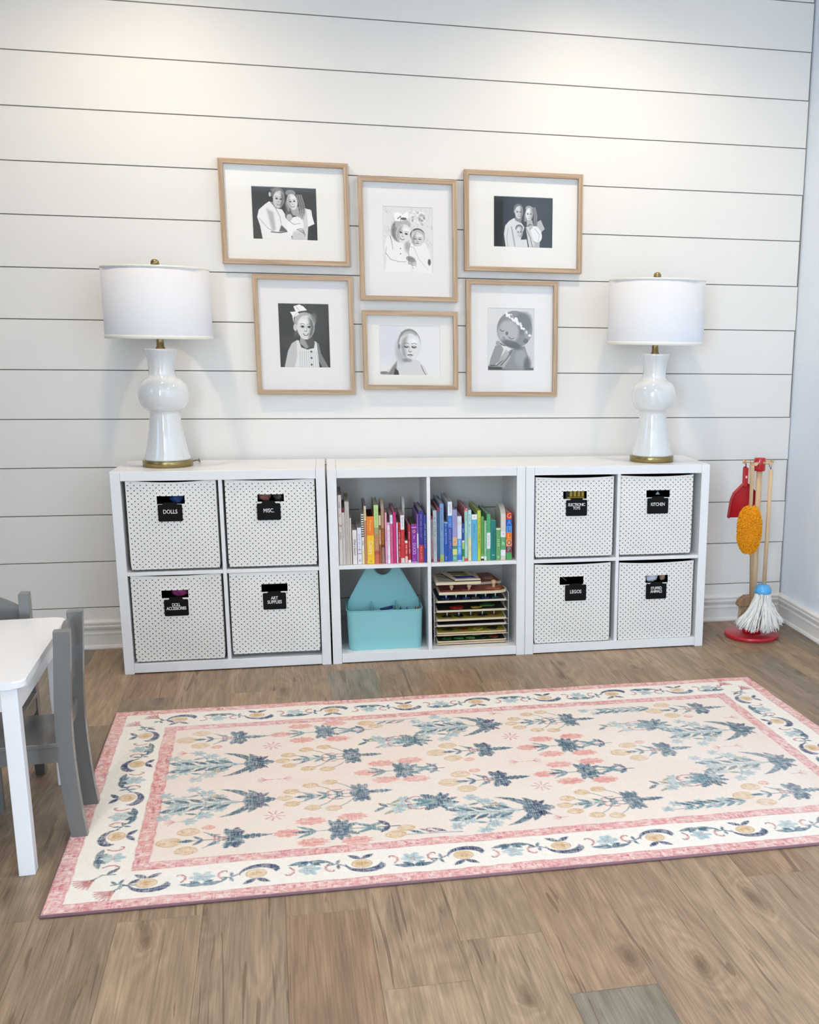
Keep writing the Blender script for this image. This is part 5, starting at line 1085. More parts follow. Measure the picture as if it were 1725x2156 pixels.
# ------------------------------------------------------------------ rug
RW, RH, RSH = 2.255, 1.308, 0.058
CR = dict(cream='F4EFE6', field='EEE0D7', pinkish='EDD3C6', rose='D68C8A', rosed='C46C70', teal='365A70', tealm='54808E', lb='A0BEC6', navy='26345A', tan='DDBE94', tand='B08450', pink='E39A92', maroon='8A4658', olive='8E9478')
def rug():
    P = Paint(RW, RH, 0.0025, CR['cream']); rg = random.Random(21); nr = np.random.default_rng(5)
    X, Y = np.meshgrid(P.xs, P.ys)
    e = np.minimum(np.minimum(X, RW - X), np.minimum(Y, RH - Y))
    wob = 0.0022 * (smooth_noise(P.ny, P.nx, 10, 10, nr) - 0.5) * 2
    ee = e + wob
    def band(mask, c): P.a[mask] = P.c(c)
    band(ee > 0.205, CR['field'])
    mottl = smooth_noise(P.ny, P.nx, 60, 60, nr)[..., None]
    fld = (ee > 0.205)[..., None]
    P.a = np.where(fld, P.a * (1 - 0.5 * mottl) + P.c('F3E6D6') * 0.5 * mottl, P.a)
    # the two rose stripes, broken up by a fine maze of pale and dark threads
    st = (((ee > 0.003) & (ee < 0.037)) | ((ee > 0.170) & (ee < 0.205)))
    n1 = smooth_noise(P.ny, P.nx, 4, 4, nr); n2 = smooth_noise(P.ny, P.nx, 2, 9, nr); n3 = smooth_noise(P.ny, P.nx, 9, 2, nr); big = smooth_noise(P.ny, P.nx, 40, 40, nr)
    mz = np.clip((n1 * 0.4 + n2 * 0.3 + n3 * 0.3 - 0.42) * 4, 0, 1)[..., None]
    rose = P.c('DE9C9A') * (1 - mz) + P.c('F3DCD4') * mz
    dk = np.clip((n2 * 0.5 + n3 * 0.5 - 0.62 + 0.12 * big) * 6, 0, 1)[..., None] * 0.75
    rose = rose * (1 - dk) + P.c('C0606A') * dk
    P.a = np.where(st[..., None], rose, P.a)
    for a in (0.0375, 0.170, 0.2055):
        ln = np.clip(1 - np.abs(ee - a) / 0.0028, 0, 1)[..., None] * 0.75; P.a = P.a * (1 - ln) + P.c('CC7F80') * ln
    P.a = np.where((ee < 0.003)[..., None], P.c('C88C8A'), P.a)
    # --- motif pieces in a local frame: o=(x,y), angle, scale
    def tr(o, a, s, pts, mir=1): c, q = math.cos(a), math.sin(a); return [(o[0] + s * (x * c - y * mir * q), o[1] + s * (x * q + y * mir * c)) for x, y in pts]
    def leaf(o, a, L, w, col, curve=0.0, al=0.92):
        pts = []
        for sd in (1, -1):
            rngk = range(0, 9) if sd == 1 else range(7, 0, -1)
            for k in rngk:
                u = k / 8; wv = w * math.sin(PI * u) ** 0.8 * (1.1 - 0.35 * u); pts.append((u, sd * wv / 2 / L + curve * 4 * u * (1 - u)))
        P.poly(tr(o, a, L, pts), col, 0.003, al)
    def jag(o, a, L, w, col, al=0.92, teeth=6):
        pts = [(0, 0)]
        for sd in (1, -1):
            seq = range(1, 2 * teeth) if sd == 1 else range(2 * teeth - 1, 0, -1)
            for k in seq:
                u = k / (2 * teeth); wv = w / L / 2 * math.sin(PI * u) ** 0.6 * (1.15 if k % 2 else 0.72); pts.append((u, sd * wv))
            if sd == 1: pts.append((1, 0))
        P.poly(tr(o, a, L, pts), col, 0.003, al)
    def cres(o, a, L, w, col, bend=0.35, mir=1, al=0.95):
        up_, dn = [], []
        for k in range(11):
            u = k / 10; y = bend * 4 * u * (1 - u); th = w / L * math.sin(PI * u ** 0.7) ; up_.append((u, y)); dn.append((u, y - th))
        P.poly(tr(o, a, L, up_ + dn[::-1], mir), col, 0.003, al)
        # ticks across the back
        for k in range(2, 10):
            u = k / 10; y = bend * 4 * u * (1 - u)
            if rg.random() < 0.7: P.line(tr(o, a, L, [(u, y), (u + 0.02, y - w / L * 0.7)], mir), 0.0015, 0.001, CR['tealm'], 0.002, 0.5)
    def stem(pts, col=CR['teal'], w=0.0045): P.line(pts, w, w * 0.7, col, 0.0025, 0.9)
    def flower(o, r, col, dark, a=0.0, long=1.3):
        P.ell(o[0], o[1], r * long, r, col, a, 0.004, 0.85)
        for k in range(7):
            b = rg.uniform(0, 6.28); q = rg.uniform(0.2, 0.8); P.line([(o[0] + r * long * q * math.cos(b), o[1] + r * q * math.sin(b)), (o[0] + r * long * (q + 0.2) * math.cos(b + 0.5), o[1] + r * (q + 0.2) * math.sin(b + 0.5))], 0.0022, 0.0018, dark, 0.002, 0.6)
        n_ = 18; ring = [(o[0] + r * long * (1 + 0.06 * math.sin(5 * t)) * math.cos(t), o[1] + r * (1 + 0.06 * math.cos(4 * t)) * math.sin(t)) for t in [2 * PI * k / n_ for k in range(n_ + 1)]]
        P.line(ring, 0.0022, 0.0022, dark, 0.002, 0.6)
    def tuft(o, r, col, n_=7, al=0.9, a0=0.0):
        for k in range(n_): b = a0 + 2 * PI * k / n_ + rg.uniform(-0.2, 0.2); P.ell(o[0] + 0.5 * r * math.cos(b), o[1] + 0.5 * r * math.sin(b), r * rg.uniform(0.38, 0.55), r * rg.uniform(0.22, 0.34), col, b, 0.003, al)
    def star(o, r, col):
        tuft(o, r, col, 6, 0.85); P.ell(o[0], o[1], r * 0.3, r * 0.3, col, 0, 0.003); 
        for k in range(5): b = k * 1.256; P.line([(o[0] + r * 0.2 * math.cos(b), o[1] + r * 0.2 * math.sin(b)), (o[0] + r * 0.8 * math.cos(b), o[1] + r * 0.8 * math.sin(b))], 0.0015, 0.001, CR['tealm'], 0.002, 0.6)
        P.ell(o[0], o[1], 0.004, 0.004, CR['pink'], 0, 0.003, 0.9)
    def sprig(o, s=1.0, a=PI):
        for b in (-0.9, -0.45, 0, 0.45, 0.9): P.line([(o[0], o[1]), (o[0] + 0.024 * s * math.cos(a + b), o[1] + 0.024 * s * math.sin(a + b))], 0.003, 0.0018, CR['rosed'], 0.0025, 0.75)
        P.line([(o[0] - 0.02 * s * math.cos(a), o[1]), (o[0], o[1])], 0.003, 0.002, CR['rosed'], 0.0025, 0.75)
    def redstar(o):
        for k in range(8): b = k * PI / 4 + 0.2; P.line([(o[0] + 0.007 * math.cos(b), o[1] + 0.007 * math.sin(b)), (o[0] + 0.026 * math.cos(b), o[1] + 0.030 * math.sin(b))], 0.0025, 0.005, CR['rosed'], 0.0025, 0.7)
    def curl(o, a, s, col=CR['maroon'], mir=1):
        pts = tr(o, a, s, [(0, 0), (0.3, 0.28), (0.65, 0.35), (0.95, 0.18), (1.0, -0.05), (0.85, -0.12)], mir); P.line(pts, 0.0045, 0.0035, col, 0.0025, 0.85)
        for k in (1, 2, 3): P.ell(pts[k][0] + (o[0] - pts[k][0]) * 0.15, pts[k][1] + (o[1] - pts[k][1]) * 0.15, 0.004, 0.003, CR['pink'], 0, 0.003, 0.8)
    # --- bushes, flowers to the left (x small), foot to the right
    def T1(x0, x1, y, m):
        L = x1 - x0
        X_ = lambda u: x1 - L * u
        stem([(x1, y), (X_(0.3), y + 0.002 * m), (X_(0.62), y), (X_(0.8), y)])
        for k, (a, l, w) in enumerate([(-1.45, 0.058, 0.030), (-1.95, 0.060, 0.026), (1.45, 0.058, 0.030), (1.95, 0.060, 0.026), (-1.0, 0.045, 0.02), (1.0, 0.045, 0.02)]): jag((X_(0.34), y), a, l, w, CR['teal'] if k % 2 else CR['navy'])
        P.ell(X_(0.34), y, 0.016, 0.034, CR['teal'], 0, 0.005, 0.9); jag((X_(0.36), y), 0.0, 0.090, 0.026, CR['teal'])
        for sd in (-1, 1):
            stem([(X_(0.40), y), (X_(0.50), y + sd * 0.018), (X_(0.62), y + sd * 0.045)], w=0.0035); curl((X_(0.40), y + sd * 0.01), PI + sd * 0.9, 0.045, mir=-sd)
            leaf((X_(0.46), y + sd * 0.008), PI - sd * 0.7, 0.045, 0.014, CR['tealm']); leaf((X_(0.62), y), PI - sd * 0.8, 0.035, 0.012, CR['teal'])
            flower((X_(0.76), y + sd * 0.052), 0.021, CR['tan'], CR['tand'], 0.1 * sd)
        flower((X_(0.92), y), 0.024, CR['tan'], CR['tand']); flower((X_(0.58), y - m * 0.070), 0.012, 'E6B09A', CR['rosed']); leaf((X_(0.70), y), PI, 0.04, 0.018, CR['teal'])
    def T2(x0, x1, y, m):
        L = x1 - x0; X_ = lambda u: x1 - L * u
        stem([(x1 + 0.0, y), (X_(0.5), y + 0.004), (X_(0.92), y - 0.006 * m)], CR['teal'], 0.005)
        for a, l, w, cv in ((-1.75, 0.075, 0.028, 0.12), (-1.2, 0.055, 0.028, 0.1), (1.75, 0.075, 0.028, -0.12), (1.2, 0.055, 0.028, -0.1), (2.35, 0.125, 0.024, -0.14), (-2.35, 0.125, 0.024, 0.14)): leaf((X_(0.17), y), a, l, w, CR['navy'] if abs(a) < 1.5 else CR['teal'], cv)
        jag((X_(0.26), y), 0.0, 0.085, 0.045, CR['teal']); P.ell(X_(0.17), y, 0.026, 0.038, CR['teal'], 0, 0.006, 0.9)
        for sd in (-1, 1): leaf((X_(0.17), y + sd * 0.02), sd * 0.55, 0.05, 0.02, CR['navy'], -0.1 * sd)
        for k in range(5):
            u = 0.36 + 0.13 * k; sd = 1 if k % 2 else -1
            for sd in (-1, 1):
                v = 0.025 + 0.032 * ((k * 7 + (sd > 0) * 3) % 3); stem([(X_(u), y), (X_(u + 0.06), y + sd * v * 0.7), (X_(u + 0.12), y + sd * v)], CR['tealm'], 0.003)
                star((X_(u + 0.14), y + sd * (v + 0.012)), 0.022 + 0.004 * (k % 2), CR['lb']); leaf((X_(u + 0.03), y + sd * 0.01), PI - sd * 0.6, 0.052, 0.017, CR['teal']); leaf((X_(u + 0.08), y + sd * (v * 0.7)), PI + sd * 0.3, 0.035, 0.012, CR['tealm'])
            P.ell(X_(u + 0.02), y, 0.02, 0.012, CR['lb'], 0.3, 0.004, 0.6)
        star((X_(0.93), y), 0.024, CR['lb']); star((X_(0.55), y - m * 0.045), 0.016, CR['olive'])
    def T3(x0, x1, y, m):
        L = x1 - x0; X_ = lambda u: x1 - L * u
        stem([(x1, y + 0.006), (X_(0.4), y), (X_(0.85), y)])
        for a in (-1.9, -1.5, -1.1, 1.9, 1.5, 1.1, -0.6, 0.6): jag((X_(0.52), y), a, 0.062, 0.020, CR['teal'])
        P.ell(X_(0.50), y, 0.03, 0.022, CR['teal'], 0, 0.005, 0.9)
        for sd in (-1, 1):
            leaf((X_(0.28), y), sd * 0.5, 0.06, 0.016, CR['tealm']); leaf((X_(0.08), y), -sd * 2.2, 0.045, 0.017, CR['navy']); leaf((X_(0.2), y), PI - sd * 0.5, 0.06, 0.016, CR['tealm']); leaf((X_(0.70), y), PI - sd * 0.6, 0.06, 0.014, CR['tealm'])
            tulip((X_(0.74), y + sd * 0.062), 0.036); tulip((X_(0.38), y + sd * 0.070), 0.036)
        tulip((X_(0.94), y), 0.034); leaf((X_(0.74), y), PI, 0.05, 0.016, CR['teal'])
    def tulip(o, r):
        P.poly([(o[0] + r * (1 + (0.22 if k % 2 else -0.06)) * math.cos(t), o[1] + r * 0.58 * (1 + (0.25 if k % 2 else -0.08)) * math.sin(t)) for k, t in enumerate([2 * PI * i / 20 for i in range(20)])], CR['pink'], 0.003, 0.85); P.ell(o[0] + r * 0.2, o[1], r * 0.45, r * 0.25, 'EDB4A8', 0, 0.008, 0.6)
        for k in range(7): b = -1.1 + 0.37 * k; P.poly([(o[0] + r * 0.7 * math.cos(PI + b) + q[0], o[1] + r * 0.5 * math.sin(b) + q[1]) for q in ((0, -0.005), (-0.011, 0), (0, 0.005))], CR['pink'], 0.003, 0.85)
        for k in range(5): b = rg.uniform(-0.5, 0.5); P.line([(o[0] + r * 0.7, o[1] + b * 0.01), (o[0] - r * 0.7, o[1] + b * 0.04)], 0.0018, 0.0015, CR['rosed'], 0.002, 0.55)
    def T4(x0, x1, y, m):
        L = x1 - x0; X_ = lambda u: x1 - L * u
        stem([(x1, y), (X_(0.4), y), (X_(0.84), y)])
        for a in (-1.9, -1.55, -1.2, 1.9, 1.55, 1.2): jag((X_(0.27), y), a, 0.060, 0.022, CR['teal'])
        P.ell(X_(0.27), y, 0.028, 0.03, CR['teal'], 0, 0.005, 0.9); jag((X_(0.22), y), 0.0, 0.075, 0.022, CR['teal'])
        for sd in (-1, 1):
            for k, (u, v) in enumerate(((0.84, 0.035), (0.66, 0.068), (0.48, 0.080))): stem([(X_(u - 0.22), y), (X_(u - 0.08), y + sd * v * 0.75), (X_(u), y + sd * v)], CR['teal'], 0.003); flower((X_(u + 0.05), y + sd * (v + 0.006)), 0.016, CR['tan'], CR['tand'])
            curl((X_(0.34), y + sd * 0.02), PI + sd * 0.7, 0.052, CR['navy'], -sd); curl((X_(0.44), y + sd * 0.03), PI + sd * 0.7, 0.048, CR['maroon'], -sd)
            for u in (0.42, 0.55, 0.68): leaf((X_(u), y), PI - sd * 0.7, 0.042, 0.014, CR['tealm'])
        flower((X_(0.95), y), 0.016, CR['tan'], CR['tand']); leaf((X_(0.72), y), PI, 0.045, 0.018, CR['teal'])
    def T5(x0, x1, y, m):
        L = x1 - x0; X_ = lambda u: x1 - L * u
        for a, l in ((PI - 0.75, 0.075), (PI + 0.75, 0.075), (PI - 0.2, 0.09), (PI + 0.25, 0.085)): jag((X_(0.10), y), a, l, 0.03, CR['tealm'] if abs(a - PI) < 0.5 else CR['teal'])
        for a in (-1.3, -0.9, 0.9, 1.3, -0.3, 0.3): jag((X_(0.16), y), a, 0.058, 0.018, CR['teal'])
        stem([(X_(0.3), y), (X_(0.9), y + 0.012 * m)], CR['tealm'], 0.0035)
        for k, (u, v) in enumerate(((0.52, 0.022), (0.60, -0.028), (0.66, 0.008), (0.72, 0.036))): star((X_(u), y + v * m), 0.023, CR['lb']); leaf((X_(u + 0.05), y + v * m), PI + 0.6 * (-1) ** k, 0.035, 0.012, CR['olive'])
        leaf((X_(0.84), y + 0.01 * m), PI + 0.9, 0.035, 0.015, CR['teal']); leaf((X_(0.88), y + 0.01 * m), PI - 0.7, 0.04, 0.015, CR['teal'])
        for sd in (-1, 1): curl((X_(0.34), y + sd * 0.035), PI + sd * 0.5, 0.055, CR['maroon'], -sd)
    TT = dict(T1=T1, T2=T2, T3=T3, T4=T4, T5=T5)
    c = RH / 2
    lay = [(0.222, 0.492, [('T1', 0.352), ('T2', 0.136)]), (0.515, 0.815, [('T3', 0.355), ('T4', 0.136)]), (0.765, 0.970, [('T5', 0.232)]), (0.968, 1.222, [('T2', 0.325), ('T1', 0.112)]),
           (1.255, 1.538, [('T4', 0.322), ('T3', 0.105)]), (1.535, 1.762, [('T5', 0.226)]), (1.752, 2.030, [('T1', 0.352), ('T2', 0.138)])]
    for x0, x1, rows in lay:
        for k, dy in rows:
            for sd in (-1, 1): TT[k](x0, x1, c + sd * dy, sd)
    T3(0.752, 0.990, c, 1); T1(1.520, 1.770, c - 0.015, 1)
    # half bushes against the stripes
    for x0, x1 in ((0.780, 0.968),):
        for sd in (-1, 1):
            y = c + sd * 0.405; stem([(x1, y + sd * 0.02), (x0 + 0.05, y + sd * 0.012)], CR['tealm'], 0.004); flower((x0 + 0.02, y + sd * 0.005), 0.020, CR['tan'], CR['tand']); flower((x0 + 0.05, y - sd * 0.028), 0.017, CR['tan'], CR['tand'])
            for q in (0.09, 0.12, 0.15): leaf((x0 + q, y + sd * 0.012), PI + sd * 0.6, 0.045, 0.013, CR['teal'])
            curl((x1 - 0.05, y + sd * 0.005), PI + 0.4 * sd, 0.04, mir=-sd)
    for sd in (-1, 1):
        y = c + sd * 0.385; x0, x1 = 1.520, 1.765; stem([(x1, y), (x0, y + sd * 0.02)], CR['tealm'], 0.004)
        for k in range(6): star((x0 + 0.015 + 0.034 * k, y - sd * (0.018 if k % 2 else -0.010)), 0.020, CR['lb']); leaf((x1 - 0.03 * k, y), PI + sd * 0.5, 0.055, 0.016, CR['teal']); leaf((x1 - 0.03 * k, y), PI - sd * 0.6, 0.045, 0.013, CR['tealm'])
    for x in (0.248, 2.003): sprig((x, c - 0.245), 1.1, 0 if x > 1 else PI); sprig((x, c + 0.235), 1.1, 0 if x > 1 else PI)
    for x in (0.501, 1.238): redstar((x, c - 0.262 + (0.055 if x > 1 else 0))); redstar((x, c + 0.242 - (0.055 if x > 1 else 0)))
    for x in (0.481, 1.211, 1.859): sprig((x, c), 1.0, PI); sprig((x + 0.05, c), 1.0, 0)
    sprig((1.236, 0.228), 0.9); sprig((1.24, RH - 0.262), 0.9)
    # --- running border
    def bfruit(o, a, mir):
        q = lambda x, y: tr(o, a, 1, [(x, y)], mir)[0]
        P.ell(*o, 0.024, 0.021, CR['tan'], a, 0.004, 0.9); P.ell(*o, 0.014, 0.011, 'C89C66', a, 0.006, 0.7); P.line([q(0.024 * math.cos(t), 0.021 * math.sin(t)) for t in [PI * k / 8 for k in range(17)]], 0.002, 0.002, CR['tand'], 0.002, 0.7)
        cres(q(-0.052, -0.030), a, 0.110, 0.026, CR['navy'], -0.22 * 1.0, mir) if False else None
        # crescent leaf cupping the fruit
        up_, dn = [], []
        for k in range(13):
            t = PI * (1.02 + 0.92 * k / 12); th = 0.025 * math.sin(PI * (k / 12) ** 1.7) ** 0.8 + 0.0008; up_.append(q(0.042 * math.cos(t) + 0.004, 0.006 + 0.032 * math.sin(t))); dn.append(q((0.042 + th) * math.cos(t) + 0.004, 0.006 + (0.032 + th * 0.75) * math.sin(t)))
        P.poly(up_ + dn[::-1], CR['navy'], 0.003, 0.92)
        for k in range(4, 12): P.line([up_[k], dn[k]], 0.0015, 0.0015, CR['tealm'], 0.002, 0.5)
        for b in (0.6, 2.5): leaf(q(0.0, 0.024), a + (b if mir > 0 else -b), 0.038, 0.016, CR['navy'])
        P.line([q(-0.038, -0.006), q(-0.058, 0.008), q(-0.078, 0.004)], 0.004, 0.003, CR['navy'], 0.0025, 0.85)
        for u_, v_, b_ in ((-0.060, 0.008, 1.2), (-0.066, 0.006, 2.2), (-0.056, 0.004, -1.6)): leaf(q(u_, v_), a + (b_ if mir > 0 else -b_), 0.022, 0.009, CR['teal'])
    def bstar(o, a, mir):
        q = lambda x, y: tr(o, a, 1, [(x, y)], mir)[0]
        star(q(0, 0.006), 0.030, CR['lb'])
        for b, l in ((0.25, 0.052), (PI - 0.25, 0.052), (0.75, 0.036), (PI - 0.75, 0.036)): leaf(q(0, -0.034), a + (b if mir > 0 else -b), l, 0.017, CR['teal'])
        curl(q(0.046, -0.012), a + 1.4 * mir, 0.038, CR['maroon'], mir); curl(q(-0.046, -0.012), a + (PI - 1.4) * mir if mir > 0 else a - (PI - 1.4), 0.038, CR['maroon'], -mir)
    mid = 0.1035
    x = 0.148 + 0.045
    k = 0
    pitch_ = 0.1232
    xs_ = [0.2085 + pitch_ * i for i in range(16) if 0.2085 + pitch_ * i < RW - 0.17]
    for i, x in enumerate(xs_):
        fn = bfruit if i % 2 == 0 else bstar; flip = 1 if (i // 2) % 2 == 0 else -1
        fn((x, RH - mid), 0.0, -flip); fn((x, mid), 0.0, flip)
    ys_ = [0.235 + 0.1185 * i for i in range(8)]
    for i, y in enumerate(ys_):
        fn = bfruit if i % 2 == 0 else bstar; flip = 1 if (i // 2) % 2 == 0 else -1
        fn((mid + 0.01, y), PI / 2, flip); fn((RW - mid - 0.01, y), PI / 2, -flip)
    for cx_, sx_ in ((0, 1), (RW, -1)):
        for cy_, sy_ in ((0, 1), (RH, -1)):
            for (u, v, a) in ((0.085, 0.138, 2.0), (0.138, 0.078, 0.9)):
                o = (cx_ + sx_ * u, cy_ + sy_ * v)
                for b in range(-3, 4): L_ = 0.040; an = math.atan2(-sy_ * 0.8, -sx_) + b * 0.26; P.line([o, (o[0] + L_ * math.cos(an), o[1] + L_ * math.sin(an))], 0.010, 0.004, 'C4807A' if b % 2 else 'B06A6C', 0.003, 0.85)
                P.line([o, (o[0] + sx_ * 0.020, o[1] + sy_ * 0.024), (o[0] + sx_ * 0.05, o[1] + sy_ * 0.022)], 0.004, 0.0035, CR['teal'], 0.0025, 0.9); leaf((o[0] + sx_ * 0.03, o[1] + sy_ * 0.026), math.atan2(sy_, sx_), 0.036, 0.013, CR['navy'])
    # the print itself is broken: dye missing in small flecks, and bleached clouds
    fk = smooth_noise(P.ny, P.nx, 2.2, 5, nr) * 0.5 + smooth_noise(P.ny, P.nx, 7, 3, nr) * 0.5
    fk = (np.clip((fk - 0.50) * 4.5, 0, 1) * 0.42)[..., None]
    P.a = P.a * (1 - fk) + P.c('F1E6DC') * fk
    bl = np.clip((smooth_noise(P.ny, P.nx, 95, 130, nr) - 0.52) * 2.2, 0, 1) * (0.35 + 0.65 * smooth_noise(P.ny, P.nx, 5, 5, nr)) * 0.42
    P.a = P.a * (1 - bl[..., None]) + P.c('F1EDE9') * bl[..., None]
    dp = np.clip((smooth_noise(P.ny, P.nx, 30, 45, nr) - 0.5) * 2.0, 0, 1)[..., None] * 0.22 * fld
    P.a = P.a * (1 - dp) + P.c('E9CFC2') * dp
    # worn look: pale threads pulled across, soft bleached clouds
    w1 = smooth_noise(P.ny, P.nx, 1.3, 26, nr); w2 = smooth_noise(P.ny, P.nx, 26, 1.3, nr); cl = smooth_noise(P.ny, P.nx, 70, 90, nr)
    wr = np.clip((np.maximum(w1, w2) - 0.80) * 4, 0, 1) * (0.25 + 0.45 * cl); wr = np.clip(wr, 0, 0.6)[..., None]
    P.a = P.a * (1 - wr) + P.c('F2E8DE') * wr
    tx = (nr.random((P.ny, P.nx)) - 0.5)[..., None] * 0.035
    P.a = P.a + tx
    hz = 0.0022 * (smooth_noise(P.ny, P.nx, 50, 50, nr) - 0.5)
    rx0, ry0 = -0.716, -0.829
    t = thing('area_rug', 'low-pile rug with pink striped borders, floral bushes and vine border on the plank floor', 'rug', (rx0, ry0, 0))
    P.mesh('rug_pile', colmat('rug_print', 0.95, weave=0.55, spec=0.1), lambda X, Y: (X + RSH * Y, -Y, 0.0085 + hz), t, skirt=(0.0080, 'A88484'))
    b = MB(); s_ = lambda x, y: (x + RSH * y, -y, 0.0042)
    b.tube([s_(0, 0), s_(0.0, RH), s_(0.0001, RH), s_(RW, RH), s_(RW, RH - 0.0001), s_(RW, 0), s_(RW - 0.0001, 0), s_(0, 0)], 0.0038, n=8); b.build('bound_edge', mat('rug_binding', '86646A', 0.8), t)
rug()

# ------------------------------------------------------------------ play table and chairs
TX, TY, TA = -0.683, -1.936, R(3.6)
t = thing('play_table', 'low white play table with rounded corners at the left edge of the room', 'table', (TX, TY, 0), rotz=TA)
b = MB(); b.prism(rrect(-0.78, 0, 0, 0.585, 0.028, 8), 0.4625, 0.4805, axis='z', bev=0.003); b.build('tabletop', M_TWHITE, t)
for y in (0.020, 0.547):
    b = MB(); b.box(-0.745, -0.035, y, y + 0.018, 0.405, 0.4625, bev=0.001); b.build('apron', M_TWHITE, t)
for x in (-0.762, -0.036):
    b = MB(); b.box(x, x + 0.018, 0.03, 0.555, 0.405, 0.4625, bev=0.001); b.build('apron', M_TWHITE, t)
for x, y in ((-0.0535, 0.008), (-0.0535, 0.541), (-0.7615, 0.008), (-0.7615, 0.541)):
    b = MB(); b.box(x, x + 0.036, y, y + 0.036, 0.0, 0.4625, bev=0.002); b.build('leg', M_TWHITE, t)

def chair(loc, rot, label):
    """local: back at +X, seat towards -X, origin under the near back post"""
    t = thing('kids_chair', label, 'chair', loc, rot, group='small grey chairs at the play table')
    Wc = 0.222
    # gently curved posts: x of the front edge by height
    def post(y0, nm='back_post'):
        zs = [0, 0.05, 0.12, 0.20, 0.26, 0.32, 0.38, 0.44, 0.50, 0.5385]
        xf = [0.012, 0.006, 0.0005, -0.003, -0.0035, -0.002, 0.0015, 0.006, 0.010, 0.012]
        w = 0.038
        poly = [(x - w / 2 - 0.0, z) for x, z in zip(xf, zs)] + [(x + w / 2, z) for x, z in zip(xf[::-1], zs[::-1])]
        b = MB(); b.prism(poly, y0, y0 + 0.026, axis='y', bev=0.0018); b.build(nm, M_GREY, t)
    post(0.0); post(Wc - 0.026)
    # slats between the posts
    def slat(z0, z1, x, arch=0.0, th=0.012):
        n_ = 14; pts = [(0.026, z0)] if not arch else [(0.026, z0 + 0.0)]
        pts = [(0.026 + (Wc - 0.052) * i / n_, z0 + (arch * 0.25) * math.sin(PI * i / n_)) for i in range(n_ + 1)] + [(0.026 + (Wc - 0.052) * i / n_, z1 + arch * math.sin(PI * i / n_)) for i in range(n_, -1, -1)]
        b = MB(); b.prism([(y, z) for y, z in pts], x - th / 2, x + th / 2, axis='x', bev=0.001); b.build('back_slat', M_GREY, t)
    slat(0.455, 0.502, 0.006, 0.034); slat(0.375, 0.412, -0.001, 0.0); slat(0.268, 0.305, -0.004)
    # seat, aprons and front legs
    b = MB(); b.prism(rrect(-0.232, -0.014, -0.003, Wc + 0.003, 0.006, 3), 0.243, 0.2555, axis='z', bev=0.002); b.build('seat', M_GREY, t)
    for y in (0.002, Wc - 0.016):
        b = MB(); b.box(-0.205, -0.018, y, y + 0.014, 0.203, 0.243, bev=0.001); b.build('seat_rail', M_GREY, t)
    b = MB(); b.box(-0.215, -0.203, 0.02, Wc - 0.02, 0.203, 0.243, bev=0.001); b.build('seat_rail', M_GREY, t)
    for y in (0.0, Wc - 0.026):
        b = MB(); b.box(-0.228, -0.202, y, y + 0.026, 0.0, 0.243, bev=0.0018); b.build('leg', M_GREY, t)
    return t
chair((-0.650, -1.762, 0.0088), R(3.4), 'grey kids chair at the right end of the white table, touching the rug')
chair((-0.826, -1.300, 0.0), R(93.4), 'grey kids chair behind the white table with its arched back towards the wall')

# ------------------------------------------------------------------ toy cleaning stand
SX, SY = 1.788, -0.268
st_ = thing('toy_cleaning_stand', 'round red wooden stand with pegs for the toy cleaning tools in the right corner', 'stand', (SX, SY, 0))
b = MB(); b.lathe([(0.0, 0), (0.114, 0), (0.1175, 0.003), (0.1175, 0.015), (0.115, 0.018), (0.0, 0.018)], n=64); b.build('base', mat('red_satin', 'C22534', 0.3, coat=0.3), st_)
b = MB(); b.lathe([(0.0, 0.018), (0.040, 0.018), (0.044, 0.024), (0.042, 0.034), (0.032, 0.044), (0.016, 0.050), (0.0, 0.052)], n=40); b.build('hub', M_RED, st_)
b = MB(); b.tube([(0, 0, 0.045), (-0.004, 0, 0.73)], 0.0125, n=20); b.build('pole', M_BEECH, st_)
b = MB(); b.lathe([(0.0, 0.722), (0.0225, 0.722), (0.0245, 0.725), (0.0245, 0.773), (0.0225, 0.777), (0.0, 0.778)], -0.005, 0, n=32); b.build('cap', M_RED, st_)
PEG = [(-0.060, 0.020), (-0.045, -0.068), (0.018, -0.066), (0.056, 0.012)]
for dx, dy in PEG:
    L = math.hypot(dx, dy); b = MB(); q = (dx / L, dy / L)
    b.tube([(-0.005 + q[0] * 0.02, q[1] * 0.02, 0.757), (-0.005 + dx, dy, 0.759)], 0.0052, n=12); b.tube([(-0.005 + dx, dy, 0.759), (-0.005 + dx + q[0] * 0.008, dy + q[1] * 0.008, 0.7593)], 0.0078, n=14); b.build('peg', M_BEECH, st_)

# dustpan
t = thing('toy_dustpan', 'red toy dustpan hanging at the left of the cleaning stand', 'dustpan', (1.7365, -0.240, 0.70))
hw = 0.0095
prof = [(-hw, 0.03), (-hw, -0.035), (-0.030, -0.055), (-0.050, -0.075), (-0.062, -0.105), (-0.068, -0.15), (-0.0715, -0.182), (0.0715, -0.182), (0.068, -0.15), (0.062, -0.105), (0.050, -0.075), (0.030, -0.055), (hw, -0.035), (hw, 0.03), (hw * 0.5, 0.036), (-hw * 0.5, 0.036)]
b = MB(); b.prism(prof, 0.012, 0.016, axis='y'); b.build('pan', M_REDP, t)
b = MB()
L_ = prof[1:7]
for a, c in zip(L_, L_[1:]):
    for sg in (-1, 1): b.quad([(sg * -a[0] * -1, -0.012, a[1]), (sg * c[0], -0.012, c[1]), (sg * c[0], 0.014, c[1]), (sg * a[0], 0.014, a[1])]); b.quad([(sg * a[0] * 0.975, -0.012, a[1]), (sg * c[0] * 0.975, -0.012, c[1]), (sg * c[0] * 0.975, 0.014, c[1]), (sg * a[0] * 0.975, 0.014, a[1])])
b.build('pan_rim', M_REDP, t)
